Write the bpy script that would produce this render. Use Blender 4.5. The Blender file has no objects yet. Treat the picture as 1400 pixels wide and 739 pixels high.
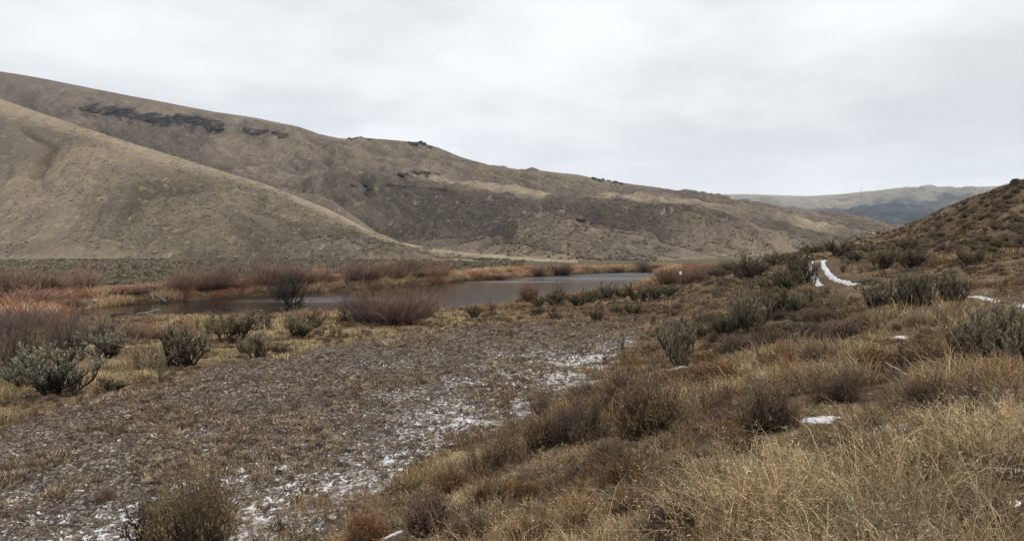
import bpy, math, random
import numpy as np
from mathutils import Vector

SC = bpy.context.scene
COL = SC.collection
R = np.random.RandomState(7)
random.seed(7)

# ------------------------------------------------------------------ camera
ZC = 6.5
F = 1011.0
PITCH = math.atan(39.5 / F)
CP, SP = math.cos(PITCH), math.sin(PITCH)

def ray(px, py):
    x = (px - 700.0) / F
    u = (369.5 - py) / F
    return x, CP + u * SP, -SP + u * CP

def pt(px, py, D):
    x, y, z = ray(px, py)
    return x / y * D, D, ZC + z / y * D

def on_z(px, py, z0):
    x, y, z = ray(px, py)
    k = (z0 - ZC) / z
    return x * k, y * k, z0

def project(X, Y, Z):
    dz = Z - ZC
    fw = Y * CP - dz * SP
    up = Y * SP + dz * CP
    return 700 + F * X / fw, 369.5 - F * up / fw

# ------------------------------------------------------------------ noise
_perm = np.random.RandomState(3).permutation(4096)
_val = np.random.RandomState(4).rand(4096)

def _h(i, j):
    return _val[_perm[(i + _perm[j & 4095]) & 4095]]

def vnoise(x, y):
    xi = np.floor(x).astype(np.int64); yi = np.floor(y).astype(np.int64)
    fx = x - xi; fy = y - yi
    fx = fx * fx * fx * (fx * (fx * 6 - 15) + 10); fy = fy * fy * fy * (fy * (fy * 6 - 15) + 10)
    a = _h(xi, yi); b = _h(xi + 1, yi); c = _h(xi, yi + 1); d = _h(xi + 1, yi + 1)
    return (a * (1 - fx) + b * fx) * (1 - fy) + (c * (1 - fx) + d * fx) * fy

def fbm(x, y, o=4, g=0.5):
    s = 0; a = 1; t = 0
    for k in range(o):
        s = s + a * vnoise(x * 2 ** k + 17.3 * k, y * 2 ** k - 9.1 * k); t += a; a *= g
    return s / t

def ss(a, b, x):
    t = np.clip((x - a) / (b - a), 0, 1)
    return t * t * (3 - 2 * t)

# ------------------------------------------------------------------ polygons
def inside(poly, x, y):
    r = np.zeros(x.shape, bool); n = len(poly)
    for i in range(n):
        x0, y0 = poly[i]; x1, y1 = poly[(i + 1) % n]
        if y0 == y1: continue
        c = ((y0 > y) != (y1 > y)) & (x < (x1 - x0) * (y - y0) / (y1 - y0) + x0)
        r ^= c
    return r

def linedist(pts, x, y, closed=False):
    d = np.full(x.shape, 1e9); n = len(pts)
    for i in range(n if closed else n - 1):
        x0, y0 = pts[i]; x1, y1 = pts[(i + 1) % n]
        dx, dy = x1 - x0, y1 - y0
        t = np.clip(((x - x0) * dx + (y - y0) * dy) / (dx * dx + dy * dy), 0, 1)
        d = np.minimum(d, np.hypot(x - x0 - t * dx, y - y0 - t * dy))
    return d

def sdist(poly, x, y):          # negative inside
    d = linedist(poly, x, y, True)
    return np.where(inside(poly, x, y), -d, d)

near_px = [(60, 436), (130, 444), (200, 449), (300, 450), (400, 444), (500, 440), (600, 434), (680, 425), (760, 413), (830, 403), (868, 395), (884, 386)]
far_px = [(893, 378), (905, 372.5), (880, 371.2), (840, 372.3), (800, 374), (740, 377), (690, 380.5), (640, 383.5), (560, 390), (470, 397), (400, 401), (300, 407), (235, 412), (160, 418), (100, 424)]
near_sh = [on_z(a, b, 0)[:2] for a, b in near_px]
far_sh = [on_z(a, b, 0)[:2] for a, b in far_px]
RIVER = near_sh + far_sh

PLZ = 1.5
plain_px = [(-350, 610), (0, 585), (70, 560), (200, 527), (320, 492), (440, 467), (560, 452), (640, 434), (760, 430), (860, 428), (897, 445), (880, 480), (850, 515), (775, 552), (700, 580), (610, 632), (540, 680), (455, 741), (330, 860), (-500, 900)]
PLAIN = [on_z(a, b, PLZ)[:2] for a, b in plain_px]
plain_right = [on_z(a, b, PLZ)[:2] for a, b in plain_px[11:19]]

# ------------------------------------------------------------------ ground height
ctl = []
for p in [(430, 739), (200, 739), (0, 739), (0, 640), (200, 640), (400, 640), (0, 580), (200, 580), (400, 560), (600, 560), (600, 610),
          (300, 510), (500, 510), (700, 510), (800, 510), (850, 490), (500, 470), (700, 460), (860, 460), (-300, 739), (-300, 600), (480, 690), (720, 550)]:
    ctl.append(on_z(p[0], p[1], PLZ))
for p in [(0, 520, 1.6), (120, 500, 1.5), (250, 485, 1.4), (350, 465, 1.2), (450, 452, 1.0), (600, 442, .9), (700, 432, .9), (800, 420, .9), (870, 410, 1.0), (0, 470, 1.1), (-200, 500, 1.4),
          (-200, 430, .7), (0, 430, .5), (60, 420, .5), (-100, 400, .8), (900, 402, 1.3), (912, 392, .9), (935, 392, 1.6),
          (100, 400, .9), (200, 395, 1.0), (350, 390, 1.2), (500, 383, 1.2), (650, 374, 1.0), (800, 368, .9), (900, 366, .8), (-200, 380, 1.0),
          (0, 370, 1.2), (300, 366, 1.2), (600, 364, 1.0), (970, 372, 1.2)]:
    ctl.append(on_z(*p))
for p in [(1300, 739, 4.2), (1400, 739, 4.1), (1150, 739, 4.5), (1000, 739, 5), (850, 739, 6.2), (700, 739, 7.9), (550, 739, 10.2), (1500, 650, 5),
          (1380, 500, 12.5), (1200, 500, 14.5), (1240, 420, 21), (1340, 414, 24), (1290, 398, 29), (1140, 385, 44), (1165, 388, 38), (1125, 366, 60), (1120, 356, 76),
          (1130, 347, 88), (1090, 349, 92), (1050, 356, 104), (1400, 248, 72), (1215, 314, 118), (1300, 281, 95), (1350, 264, 84), (1400, 300, 54), (1400, 345, 40), (1400, 392, 28),
          (1300, 345, 54), (1300, 318, 68), (1200, 352, 66), (1220, 330, 92), (1160, 338, 100), (1040, 460, 29), (1000, 400, 57), (960, 385, 84), (1040, 375, 75), (1100, 400, 43), (1100, 440, 29.5),
          (940, 500, 27), (930, 440, 40), (980, 440, 35), (800, 600, 14.5), (1000, 600, 9.6), (1200, 600, 8.2), (900, 520, 21), (1050, 520, 16.5),
          (700, 610, 16.5), (650, 650, 13.8), (590, 700, 11.8), (900, 680, 8), (1400, 600, 7.2), (1100, 660, 6.8), (800, 680, 9.6), (1500, 420, 22), (1600, 300, 50), (1600, 500, 12),
          (1550, 220, 70), (880, 570, 16), (1150, 450, 22), (1300, 450, 17.5)]:
    ctl.append(pt(*p))
for p in [(0, 0, 4.85), (3, -4, 5.0), (-3, -2, 4.4), (-8, 0, 2.4), (-14, -4, 1.5), (-14, 6, 1.5), (8, 2, 5.6), (12, 8, 6.3), (20, 0, 8.5), (40, 20, 13), (30, -30, 10), (0, -40, 4),
          (-40, -30, 1.5), (-40, 20, 1.5), (-80, 30, 1.3), (60, 60, 16), (100, 90, 22), (70, 140, 8), (110, 150, 10), (45, 125, 4), (40, 160, 1.5), (90, 200, 3), (0, 220, 1), (-100, 160, 1.2), (-200, 100, 1.2), (150, 0, 24), (0, -150, 4), (-150, -100, 1.5),
          (-300, 250, 1.2), (0, 300, 1), (150, 350, 1), (200, 150, 20), (400, 100, 24), (400, 500, 3), (-500, 0, 1.2), (0, -500, 3), (0, 900, 1), (-700, 700, 1), (700, 900, 1), (900, 0, 20)]:
    ctl.append(p)
ctl = np.array(ctl, float)

def warp(x, y):
    r = np.hypot(x, y) + 1e-9
    k = np.log1p(r / 4.0) / r
    return x * k, y * k

CX, CY = warp(ctl[:, 0], ctl[:, 1])
_c2 = 0.12 ** 2
_A = np.sqrt((CX[:, None] - CX[None]) ** 2 + (CY[:, None] - CY[None]) ** 2 + _c2)
_n = len(CX)
_M = np.zeros((_n + 1, _n + 1)); _M[:_n, :_n] = _A - np.eye(_n) * 0.012; _M[_n, :_n] = 1; _M[:_n, _n] = 1
_W = np.linalg.solve(_M, np.append(ctl[:, 2], 0))

def base_z(x, y):
    sh = x.shape; x = x.ravel(); y = y.ravel()
    out = np.empty(len(x))
    for s in range(0, len(x), 100000):
        wx, wy = warp(x[s:s + 100000], y[s:s + 100000])
        out[s:s + 100000] = np.sqrt((wx[:, None] - CX[None]) ** 2 + (wy[:, None] - CY[None]) ** 2 + _c2) @ _W[:_n] + _W[_n]
    return out.reshape(sh)

def ground_z(x, y, fine=True):
    r = np.hypot(x, y)
    z = base_z(x, y)
    far = ss(500, 1200, r)
    z = z * (1 - far) + 1.0 * far
    valley = np.maximum(z, 0.35)
    z = valley
    z = z + (fbm(x / 5 + 3, y / 5, 3) - .5) * 0.35 * ss(3, 12, r)
    sd = sdist(RIVER, x, y)
    k = ss(-1.5, 2.2, sd + (fbm(x / 2.5, y / 2.5, 2) - .5) * 1.6)
    z = -0.7 * (1 - k) + z * k
    if fine:
        z = z + (fbm(x / .55, y / .55, 3) - .5) * 0.11 * (1 - ss(70, 130, r)) * k
    return z

def hit(px, py):
    """first point of the ground seen along this line of sight from the viewpoint"""
    dx, dy, dz = ray(px, py)
    t = np.exp(np.linspace(math.log(2.0), math.log(400), 900))
    z = ground_z(dx * t, dy * t, False)
    b = (ZC + dz * t) < z
    i = int(np.argmax(b)) if b.any() else len(t) - 1
    if i > 0 and b.any():
        h1 = ZC + dz * t[i - 1] - z[i - 1]; h2 = ZC + dz * t[i] - z[i]
        tt = t[i - 1] + (t[i] - t[i - 1]) * h1 / (h1 - h2 + 1e-9)
    else:
        tt = t[i]
    return dx * tt, dy * tt, float(ground_z(np.array([dx * tt]), np.array([dy * tt]), True)[0])

# ------------------------------------------------------------------ mesh helpers
def mk(name, V, tris=None, quads=None, mats=(), attrs=None, mi=None, smooth=False, cols=None):
    V = np.asarray(V, np.float32)
    me = bpy.data.meshes.new(name)
    nt = 0 if tris is None else len(tris); nq = 0 if quads is None else len(quads)
    me.vertices.add(len(V)); me.vertices.foreach_set('co', V.ravel())
    loops = []
    if nt: loops.append(np.asarray(tris, np.int32).ravel())
    if nq: loops.append(np.asarray(quads, np.int32).ravel())
    L = np.concatenate(loops)
    me.loops.add(len(L)); me.loops.foreach_set('vertex_index', L)
    starts = np.concatenate([np.arange(nt) * 3, nt * 3 + np.arange(nq) * 4]).astype(np.int32)
    me.polygons.add(nt + nq); me.polygons.foreach_set('loop_start', starts)
    if mi is not None: me.polygons.foreach_set('material_index', np.asarray(mi, np.int32))
    me.polygons.foreach_set('use_smooth', np.full(nt + nq, bool(smooth)))
    for m in mats: me.materials.append(m)
    for k, a in (attrs or {}).items():
        at = me.attributes.new(k, 'FLOAT', 'POINT'); at.data.foreach_set('value', np.asarray(a, np.float32))
    for k, a in (cols or {}).items():
        at = me.attributes.new(k, 'FLOAT_COLOR', 'POINT')
        c = np.ones((len(V), 4), np.float32); c[:, :3] = a
        at.data.foreach_set('color', c.ravel())
    me.update(calc_edges=True); me.validate()
    return me

def obj(name, me, parent=None, loc=None, **props):
    o = bpy.data.objects.new(name, me); COL.objects.link(o)
    if parent: o.parent = parent
    if loc is not None: o.location = loc
    for k, v in props.items(): o[k] = v
    return o

# ------------------------------------------------------------------ materials
def newmat(name):
    m = bpy.data.materials.new(name); m.use_nodes = True
    nt = m.node_tree; b = nt.nodes['Principled BSDF']
    b.inputs['Roughness'].default_value = .9; b.inputs['Specular IOR Level'].default_value = .15
    return m, nt, b

def nd(nt, t, **kw):
    n = nt.nodes.new(t)
    for k, v in kw.items(): setattr(n, k, v)
    return n

def mixc(nt, fac, a, b, mode='MIX'):
    n = nd(nt, 'ShaderNodeMix', data_type='RGBA', blend_type=mode)
    for s, v in ((0, fac), (6, a), (7, b)):
        if isinstance(v, (int, float)): n.inputs[s].default_value = v
        elif isinstance(v, tuple): n.inputs[s].default_value = (*v, 1) if len(v) == 3 else v
        else: nt.links.new(v, n.inputs[s])
    return n.outputs[2]

def noise(nt, scale, detail=4, rough=.55, vec=None, dist=0):
    n = nd(nt, 'ShaderNodeTexNoise'); n.inputs['Scale'].default_value = scale
    n.inputs['Detail'].default_value = detail; n.inputs['Roughness'].default_value = rough; n.inputs['Distortion'].default_value = dist
    if vec is not None: nt.links.new(vec, n.inputs['Vector'])
    return n.outputs['Fac']

def mr(nt, v, a, b, c=0., d=1.):
    n = nd(nt, 'ShaderNodeMapRange', interpolation_type='SMOOTHSTEP')
    nt.links.new(v, n.inputs[0])
    for i, x in zip((1, 2, 3, 4), (a, b, c, d)): n.inputs[i].default_value = x
    return n.outputs[0]

def mathn(nt, op, a, b=None):
    n = nd(nt, 'ShaderNodeMath', operation=op)
    for i, v in enumerate((a, b)):
        if v is None: continue
        if isinstance(v, (int, float)): n.inputs[i].default_value = v
        else: nt.links.new(v, n.inputs[i])
    return n.outputs[0]

def attr(nt, name, out='Fac'):
    n = nd(nt, 'ShaderNodeAttribute', attribute_name=name)
    return n.outputs[out]

def objco(nt, sc=(1, 1, 1), rot=(0, 0, 0)):
    t = nd(nt, 'ShaderNodeTexCoord'); m = nd(nt, 'ShaderNodeMapping')
    m.inputs['Scale'].default_value = sc; m.inputs['Rotation'].default_value = rot
    nt.links.new(t.outputs['Object'], m.inputs[0]); return m.outputs[0]

def bump(nt, b, h, strength, dist):
    n = nd(nt, 'ShaderNodeBump'); n.inputs['Strength'].default_value = strength; n.inputs['Distance'].default_value = dist
    nt.links.new(h, n.inputs['Height']); nt.links.new(n.outputs[0], b.inputs['Normal'])

def ground_mat():
    m, nt, b = newmat('earth_and_snow')
    co = objco(nt)
    c = attr(nt, 'col', 'Color')
    pl = attr(nt, 'plain')
    n1 = noise(nt, 3.2, 6, .7, co); n2 = noise(nt, 13., 4, .65, co); n3 = noise(nt, .35, 4, .6, co)
    c = mixc(nt, mr(nt, n1, .35, .7), mixc(nt, 1., c, (.42, .4, .4), 'MULTIPLY'), mixc(nt, 1., c, (1.4, 1.35, 1.3), 'MULTIPLY'))
    c = mixc(nt, mathn(nt, 'MULTIPLY', mr(nt, n3, .45, .65), .45), c, (.17, .12, .07))
    # flat clods and stones of the gravel flat
    v = nd(nt, 'ShaderNodeTexVoronoi'); v.inputs['Scale'].default_value = 11; v.inputs['Randomness'].default_value = 1
    vm = nd(nt, 'ShaderNodeMapping'); vm.inputs['Scale'].default_value = (1, .8, 1)
    dn = nd(nt, 'ShaderNodeTexNoise'); dn.inputs['Scale'].default_value = 7; dn.inputs['Detail'].default_value = 4; nt.links.new(co, dn.inputs['Vector'])
    mixv = nd(nt, 'ShaderNodeMix', data_type='VECTOR'); mixv.inputs[0].default_value = .2
    nt.links.new(co, mixv.inputs[4]); nt.links.new(dn.outputs['Color'], mixv.inputs[5]); nt.links.new(mixv.outputs[1], vm.inputs[0])
    nt.links.new(vm.outputs[0], v.inputs['Vector'])
    cellv = nd(nt, 'ShaderNodeSeparateColor'); nt.links.new(v.outputs['Color'], cellv.inputs[0])
    stone = mixc(nt, cellv.outputs[0], (.15, .118, .095), (.50, .43, .36))
    stone = mixc(nt, mr(nt, n2, .45, .65), stone, (.16, .125, .1))
    stone = mixc(nt, mathn(nt, 'MULTIPLY', mr(nt, noise(nt, .9, 4, .65, co), .42, .6), .75), stone, (.17, .13, .095))
    edge = mr(nt, v.outputs['Distance'], .35, .62)
    stone = mixc(nt, edge, stone, (.06, .046, .037))
    c = mixc(nt, mathn(nt, 'MULTIPLY', pl, mr(nt, n1, .3, .5, .4, .95)), c, stone)
    # thin snow lying in the hollows
    s = attr(nt, 'snow')
    ns = noise(nt, 7.5, 7, .8, co); nl = noise(nt, .6, 3, .6, co)
    sv = mathn(nt, 'ADD', mathn(nt, 'MULTIPLY', ns, .75), mathn(nt, 'MULTIPLY', nl, .25))
    sv = mathn(nt, 'ADD', sv, mathn(nt, 'MULTIPLY', s, .34))
    sv = mathn(nt, 'ADD', sv, mathn(nt, 'MULTIPLY', mathn(nt, 'SUBTRACT', v.outputs['Distance'], .4), .22))
    sm = mr(nt, sv, .69, .72)
    c = mixc(nt, sm, c, (.70, .70, .71))
    nt.links.new(c, b.inputs['Base Color'])
    h = mathn(nt, 'ADD', n1, mathn(nt, 'MULTIPLY', edge, -.5))
    h = mathn(nt, 'ADD', h, mathn(nt, 'MULTIPLY', sm, .25))
    bump(nt, b, h, .9, .09)
    return m

def hill_mat(name, sc, lit_grass, mid, dark, dk=.5):
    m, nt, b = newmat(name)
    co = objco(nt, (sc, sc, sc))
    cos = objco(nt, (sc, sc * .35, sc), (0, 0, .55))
    g = attr(nt, 'grass'); gu = attr(nt, 'gully'); rk = attr(nt, 'rock')  # 'grass' holds grass cover plus painted light and shade of the slopes
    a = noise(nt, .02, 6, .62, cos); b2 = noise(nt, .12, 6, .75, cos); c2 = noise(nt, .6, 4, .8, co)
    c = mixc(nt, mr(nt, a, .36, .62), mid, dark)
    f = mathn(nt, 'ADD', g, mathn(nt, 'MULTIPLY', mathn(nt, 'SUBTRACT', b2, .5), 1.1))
    c = mixc(nt, mr(nt, g, -.05, -.45), c, tuple(x * .72 for x in dark))  # negative values paint shade on the steep lower slope
    c = mixc(nt, mr(nt, f, .25, .8), c, lit_grass)  # pale grass, and the brightness painted on the bench
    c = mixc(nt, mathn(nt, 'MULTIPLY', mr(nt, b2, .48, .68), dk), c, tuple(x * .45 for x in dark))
    c = mixc(nt, mathn(nt, 'MULTIPLY', gu, .8), c, tuple(x * .5 for x in dark))  # shade painted into the gully creases
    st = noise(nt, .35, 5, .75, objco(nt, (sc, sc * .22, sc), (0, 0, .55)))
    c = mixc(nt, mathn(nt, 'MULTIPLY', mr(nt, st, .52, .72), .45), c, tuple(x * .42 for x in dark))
    c = mixc(nt, mathn(nt, 'MULTIPLY', mr(nt, st, .45, .32), .5), c, tuple(min(1, x * 1.15) for x in lit_grass))
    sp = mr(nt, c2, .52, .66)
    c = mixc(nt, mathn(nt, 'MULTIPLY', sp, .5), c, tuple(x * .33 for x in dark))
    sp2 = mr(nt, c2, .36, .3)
    c = mixc(nt, mathn(nt, 'MULTIPLY', sp2, .35), c, tuple(min(1, x * 1.35) for x in lit_grass))
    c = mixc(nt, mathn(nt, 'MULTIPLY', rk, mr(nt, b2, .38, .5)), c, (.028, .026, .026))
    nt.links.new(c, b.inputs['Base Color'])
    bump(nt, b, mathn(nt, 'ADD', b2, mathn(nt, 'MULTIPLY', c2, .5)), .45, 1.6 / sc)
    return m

def plant_mat(name, base, tip, rough=.85, var=.5, spots=None):
    m, nt, b = newmat(name)
    t = attr(nt, 't')
    oi = nd(nt, 'ShaderNodeObjectInfo')
    c = mixc(nt, t, base, tip)
    n = noise(nt, 9, 2, .5, objco(nt))
    if spots: c = mixc(nt, mathn(nt, 'MULTIPLY', mr(nt, n, .5, .62), .7), c, spots)
    k = mathn(nt, 'ADD', mathn(nt, 'MULTIPLY', oi.outputs['Random'], var), 1 - var / 2)
    k = mathn(nt, 'MULTIPLY', k, attrsafe(nt))
    cc = nd(nt, 'ShaderNodeCombineColor')
    for i in range(3): nt.links.new(k, cc.inputs[i])
    c = mixc(nt, 1., c, cc.outputs[0], 'MULTIPLY')
    nt.links.new(c, b.inputs['Base Color']); b.inputs['Roughness'].default_value = rough
    return m

def attrsafe(nt):            # per leaf / per stem lightness
    return mathn(nt, 'ADD', mathn(nt, 'MULTIPLY', attr(nt, 'v'), .9), .55)

def colour_mat(name, rough=.9):
    m, nt, b = newmat(name)
    nt.links.new(attr(nt, 'col', 'Color'), b.inputs['Base Color']); b.inputs['Roughness'].default_value = rough
    return m

def rock_mat(name, a, c_, sc=1., snow=False):
    m, nt, b = newmat(name)
    co = objco(nt, (sc,) * 3)
    n = noise(nt, 2, 8, .7, co); n2 = noise(nt, 9, 4, .7, co)
    c = mixc(nt, mr(nt, n, .35, .65), a, c_)
    c = mixc(nt, mathn(nt, 'MULTIPLY', mr(nt, n2, .55, .7), .6), c, (.2, .19, .16))
    nt.links.new(c, b.inputs['Base Color'])
    bump(nt, b, mathn(nt, 'ADD', n, n2), .8, .15 / sc)
    return m

MG = ground_mat()
MH = hill_mat('dry_hillside', 1.0, (.38, .305, .215), (.235, .188, .14), (.145, .117, .092))
MHC = hill_mat('dry_spur', 1.0, (.38, .31, .205), (.235, .19, .132), (.15, .122, .093), .5)
MF = hill_mat('far_hillside', .18, (.36, .31, .24), (.2, .18, .15), (.055, .064, .075))  # dark tone: vegetation plus bluish shade painted on the lower slope
MGR = colour_mat('dry_grass_blades')
MROCK = rock_mat('basalt', (.03, .028, .028), (.085, .078, .07))

# ------------------------------------------------------------------ ground sheet
def plain_sd(x, y): return sdist(PLAIN, x, y)

def front_sd(x, y):
    return linedist(near_sh, x, y)

FARSH = far_sh[::-1]
def beyond_river(x, y):
    """metres past the far shore, negative on the near side"""
    d = linedist(far_sh, x, y)
    fx = np.array([p[0] for p in FARSH]); fy = np.array([p[1] for p in FARSH])
    o = np.argsort(fx); yy = np.interp(x, fx[o], fy[o])
    return np.where(y > yy, d, -d)

TRACK_PX = [(1500, 433), (1400, 420), (1340, 410), (1290, 402), (1230, 398), (1185, 394), (1150, 388), (1128, 376), (1119, 366), (1118, 358)]

def zone(x, y):
    r = np.hypot(x, y)
    wob = (fbm(x / 1.7 + 9, y / 1.7, 3) - .5) * 3.0
    pl = ss(.6, -.9, plain_sd(x, y) + wob * np.clip(r / 25, .3, 1.5) * .7)
    br = beyond_river(x, y)
    return r, pl, br

def snow_field(x, y, pl):
    dr = linedist(plain_right, x, y)
    s = pl * (0.09 + 0.30 * np.exp(-(dr / 3.4) ** 2)
              + .12 * np.exp(-(dr / 7.) ** 2))
    px, py, _ = on_z(100, 715, PLZ); s += pl * .17 * np.exp(-(((x - px) / 4.5) ** 2 + ((y - py) / 2.2) ** 2))
    px, py, _ = on_z(30, 610, PLZ); s += pl * .12 * np.exp(-(((x - px) / 6) ** 2 + ((y - py) / 2.5) ** 2))
    px, py, _ = on_z(780, 500, PLZ); s += pl * .15 * np.exp(-(((x - px) / 6) ** 2 + ((y - py) / 8) ** 2))
    return np.clip(s, 0, 1)

def build_ground():
    a = np.radians(np.concatenate([np.arange(-180, -42, 4.), np.arange(-42, 42, .085), np.arange(42, 180.1, 4.)]))
    r = np.concatenate([[0.02, .8], np.exp(np.arange(math.log(1.8), math.log(330), 1 / 190.)), np.exp(np.linspace(math.log(340), math.log(2900), 40))])
    A, Rr = np.meshgrid(a, r)
    X = np.sin(A) * Rr; Y = np.cos(A) * Rr
    Z = ground_z(X, Y)
    _, pl, br = zone(X, Y)
    rr = Rr
    dr = linedist(PLAIN, X, Y, True)
    cl = fbm(X / .32 + 40, Y / .32, 3)
    Z = Z + pl * (ss(.42, .62, cl) - .5) * .07 * (1 - ss(35, 60, rr))
    c = np.zeros(X.shape + (3,)); c[:] = (.14, .095, .055)
    k = fbm(X / 6, Y / 6, 4)[..., None]
    c = c * (1 - ss(.4, .65, k)) + np.array((.24, .175, .1)) * ss(.4, .65, k)
    md = (ss(22, 30, Rr) * ss(4, -4, X))[..., None] * .8; c = c * (1 - md) + np.array((.26, .2, .11)) * md
    p = pl[..., None]; c = c * (1 - p) + np.array((.085, .065, .05)) * p
    sd = sdist(RIVER, X, Y)
    mud = ss(1.6, .2, sd)[..., None]; c = c * (1 - mud) + np.array((.06, .04, .028)) * mud
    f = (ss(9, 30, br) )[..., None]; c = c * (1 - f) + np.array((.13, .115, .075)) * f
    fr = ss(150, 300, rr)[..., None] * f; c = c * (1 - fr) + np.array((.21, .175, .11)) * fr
    sn = snow_field(X, Y, pl)
    near = (1 - pl) * ss(60, 15, rr)
    sn = np.maximum(sn, near * .12)
    V = np.stack([X, Y, Z], -1).reshape(-1, 3)
    nr, nc = X.shape
    i = np.arange(nr - 1)[:, None] * nc + np.arange(nc - 1)[None]
    q = np.stack([i, i + nc, i + nc + 1, i + 1], -1).reshape(-1, 4)
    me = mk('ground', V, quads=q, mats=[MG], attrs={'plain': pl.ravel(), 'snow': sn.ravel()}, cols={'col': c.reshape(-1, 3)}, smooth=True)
    obj('ground', me, kind='structure')

build_ground()

# ------------------------------------------------------------------ water
def build_water():
    xs = [p[0] for p in RIVER]; ys = [p[1] for p in RIVER]
    m, nt, b = newmat('river_water')
    b.inputs['Base Color'].default_value = (.018, .014, .009, 1)
    b.inputs['Roughness'].default_value = .06; b.inputs['Specular IOR Level'].default_value = .5; b.inputs['IOR'].default_value = 1.33
    co = objco(nt, (1, 1.0, 1)); cb = objco(nt, (.02, .06, 1), (0, 0, .25))
    rip = noise(nt, 2.2, 4, .6, co); rip2 = noise(nt, .5, 3, .6, co)
    wind = attr(nt, 'wind')
    h = mathn(nt, 'ADD', rip, rip2)
    n = nd(nt, 'ShaderNodeBump'); n.inputs['Distance'].default_value = .05
    st = mathn(nt, 'ADD', mathn(nt, 'MULTIPLY', wind, .9), .2)
    nt.links.new(st, n.inputs['Strength']); nt.links.new(h, n.inputs['Height']); nt.links.new(n.outputs[0], b.inputs['Normal'])
    nt.links.new(mathn(nt, 'ADD', mathn(nt, 'MULTIPLY', wind, .35), .12), b.inputs['Roughness'])
    x = np.linspace(min(xs) - 8, max(xs) + 8, 260); y = np.linspace(min(ys) - 8, max(ys) + 10, 260)
    X, Y = np.meshgrid(x, y)
    def blob(px, py, wx, wy):
        a, b_, _ = on_z(px, py, 0); return np.exp(-(((X - a) / wx) ** 2 + ((Y - b_) / wy) ** 2))
    wnd = np.clip(blob(860, 376.5, 24, 11) * 1.3 + blob(790, 379, 16, 5) * .7 + blob(690, 385, 9, 3) * .4 + blob(425, 409, 7, 4) * .9 + blob(300, 412, 6, 1.5) * .2, 0, 1)
    wnd = wnd * (.6 + .8 * fbm(X / 14, Y / 3, 3))
    nr, nc = X.shape
    i = np.arange(nr - 1)[:, None] * nc + np.arange(nc - 1)[None]
    q = np.stack([i, i + 1, i + nc + 1, i + nc], -1).reshape(-1, 4)
    keep = (sdist(RIVER, X, Y) < 7)[:-1, :-1].ravel()
    me = mk('river', np.stack([X, Y, np.zeros_like(X)], -1).reshape(-1, 3), quads=q[keep], mats=[m], attrs={'wind': np.clip(wnd, 0, 1).ravel()}, smooth=True)
    obj('river_water', me, kind='structure')

build_water()

# ------------------------------------------------------------------ hills
HILLS = {}
def smooth1(a, n, axis=0):
    for _ in range(n):
        b = a.copy()
        sl = [slice(None)] * a.ndim; s0 = list(sl); s1 = list(sl); s2 = list(sl)
        s0[axis] = slice(0, -2); s1[axis] = slice(1, -1); s2[axis] = slice(2, None)
        b[tuple(s1)] = (a[tuple(s0)] + 2 * a[tuple(s1)] + a[tuple(s2)]) / 4
        a = b
    return a

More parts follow.
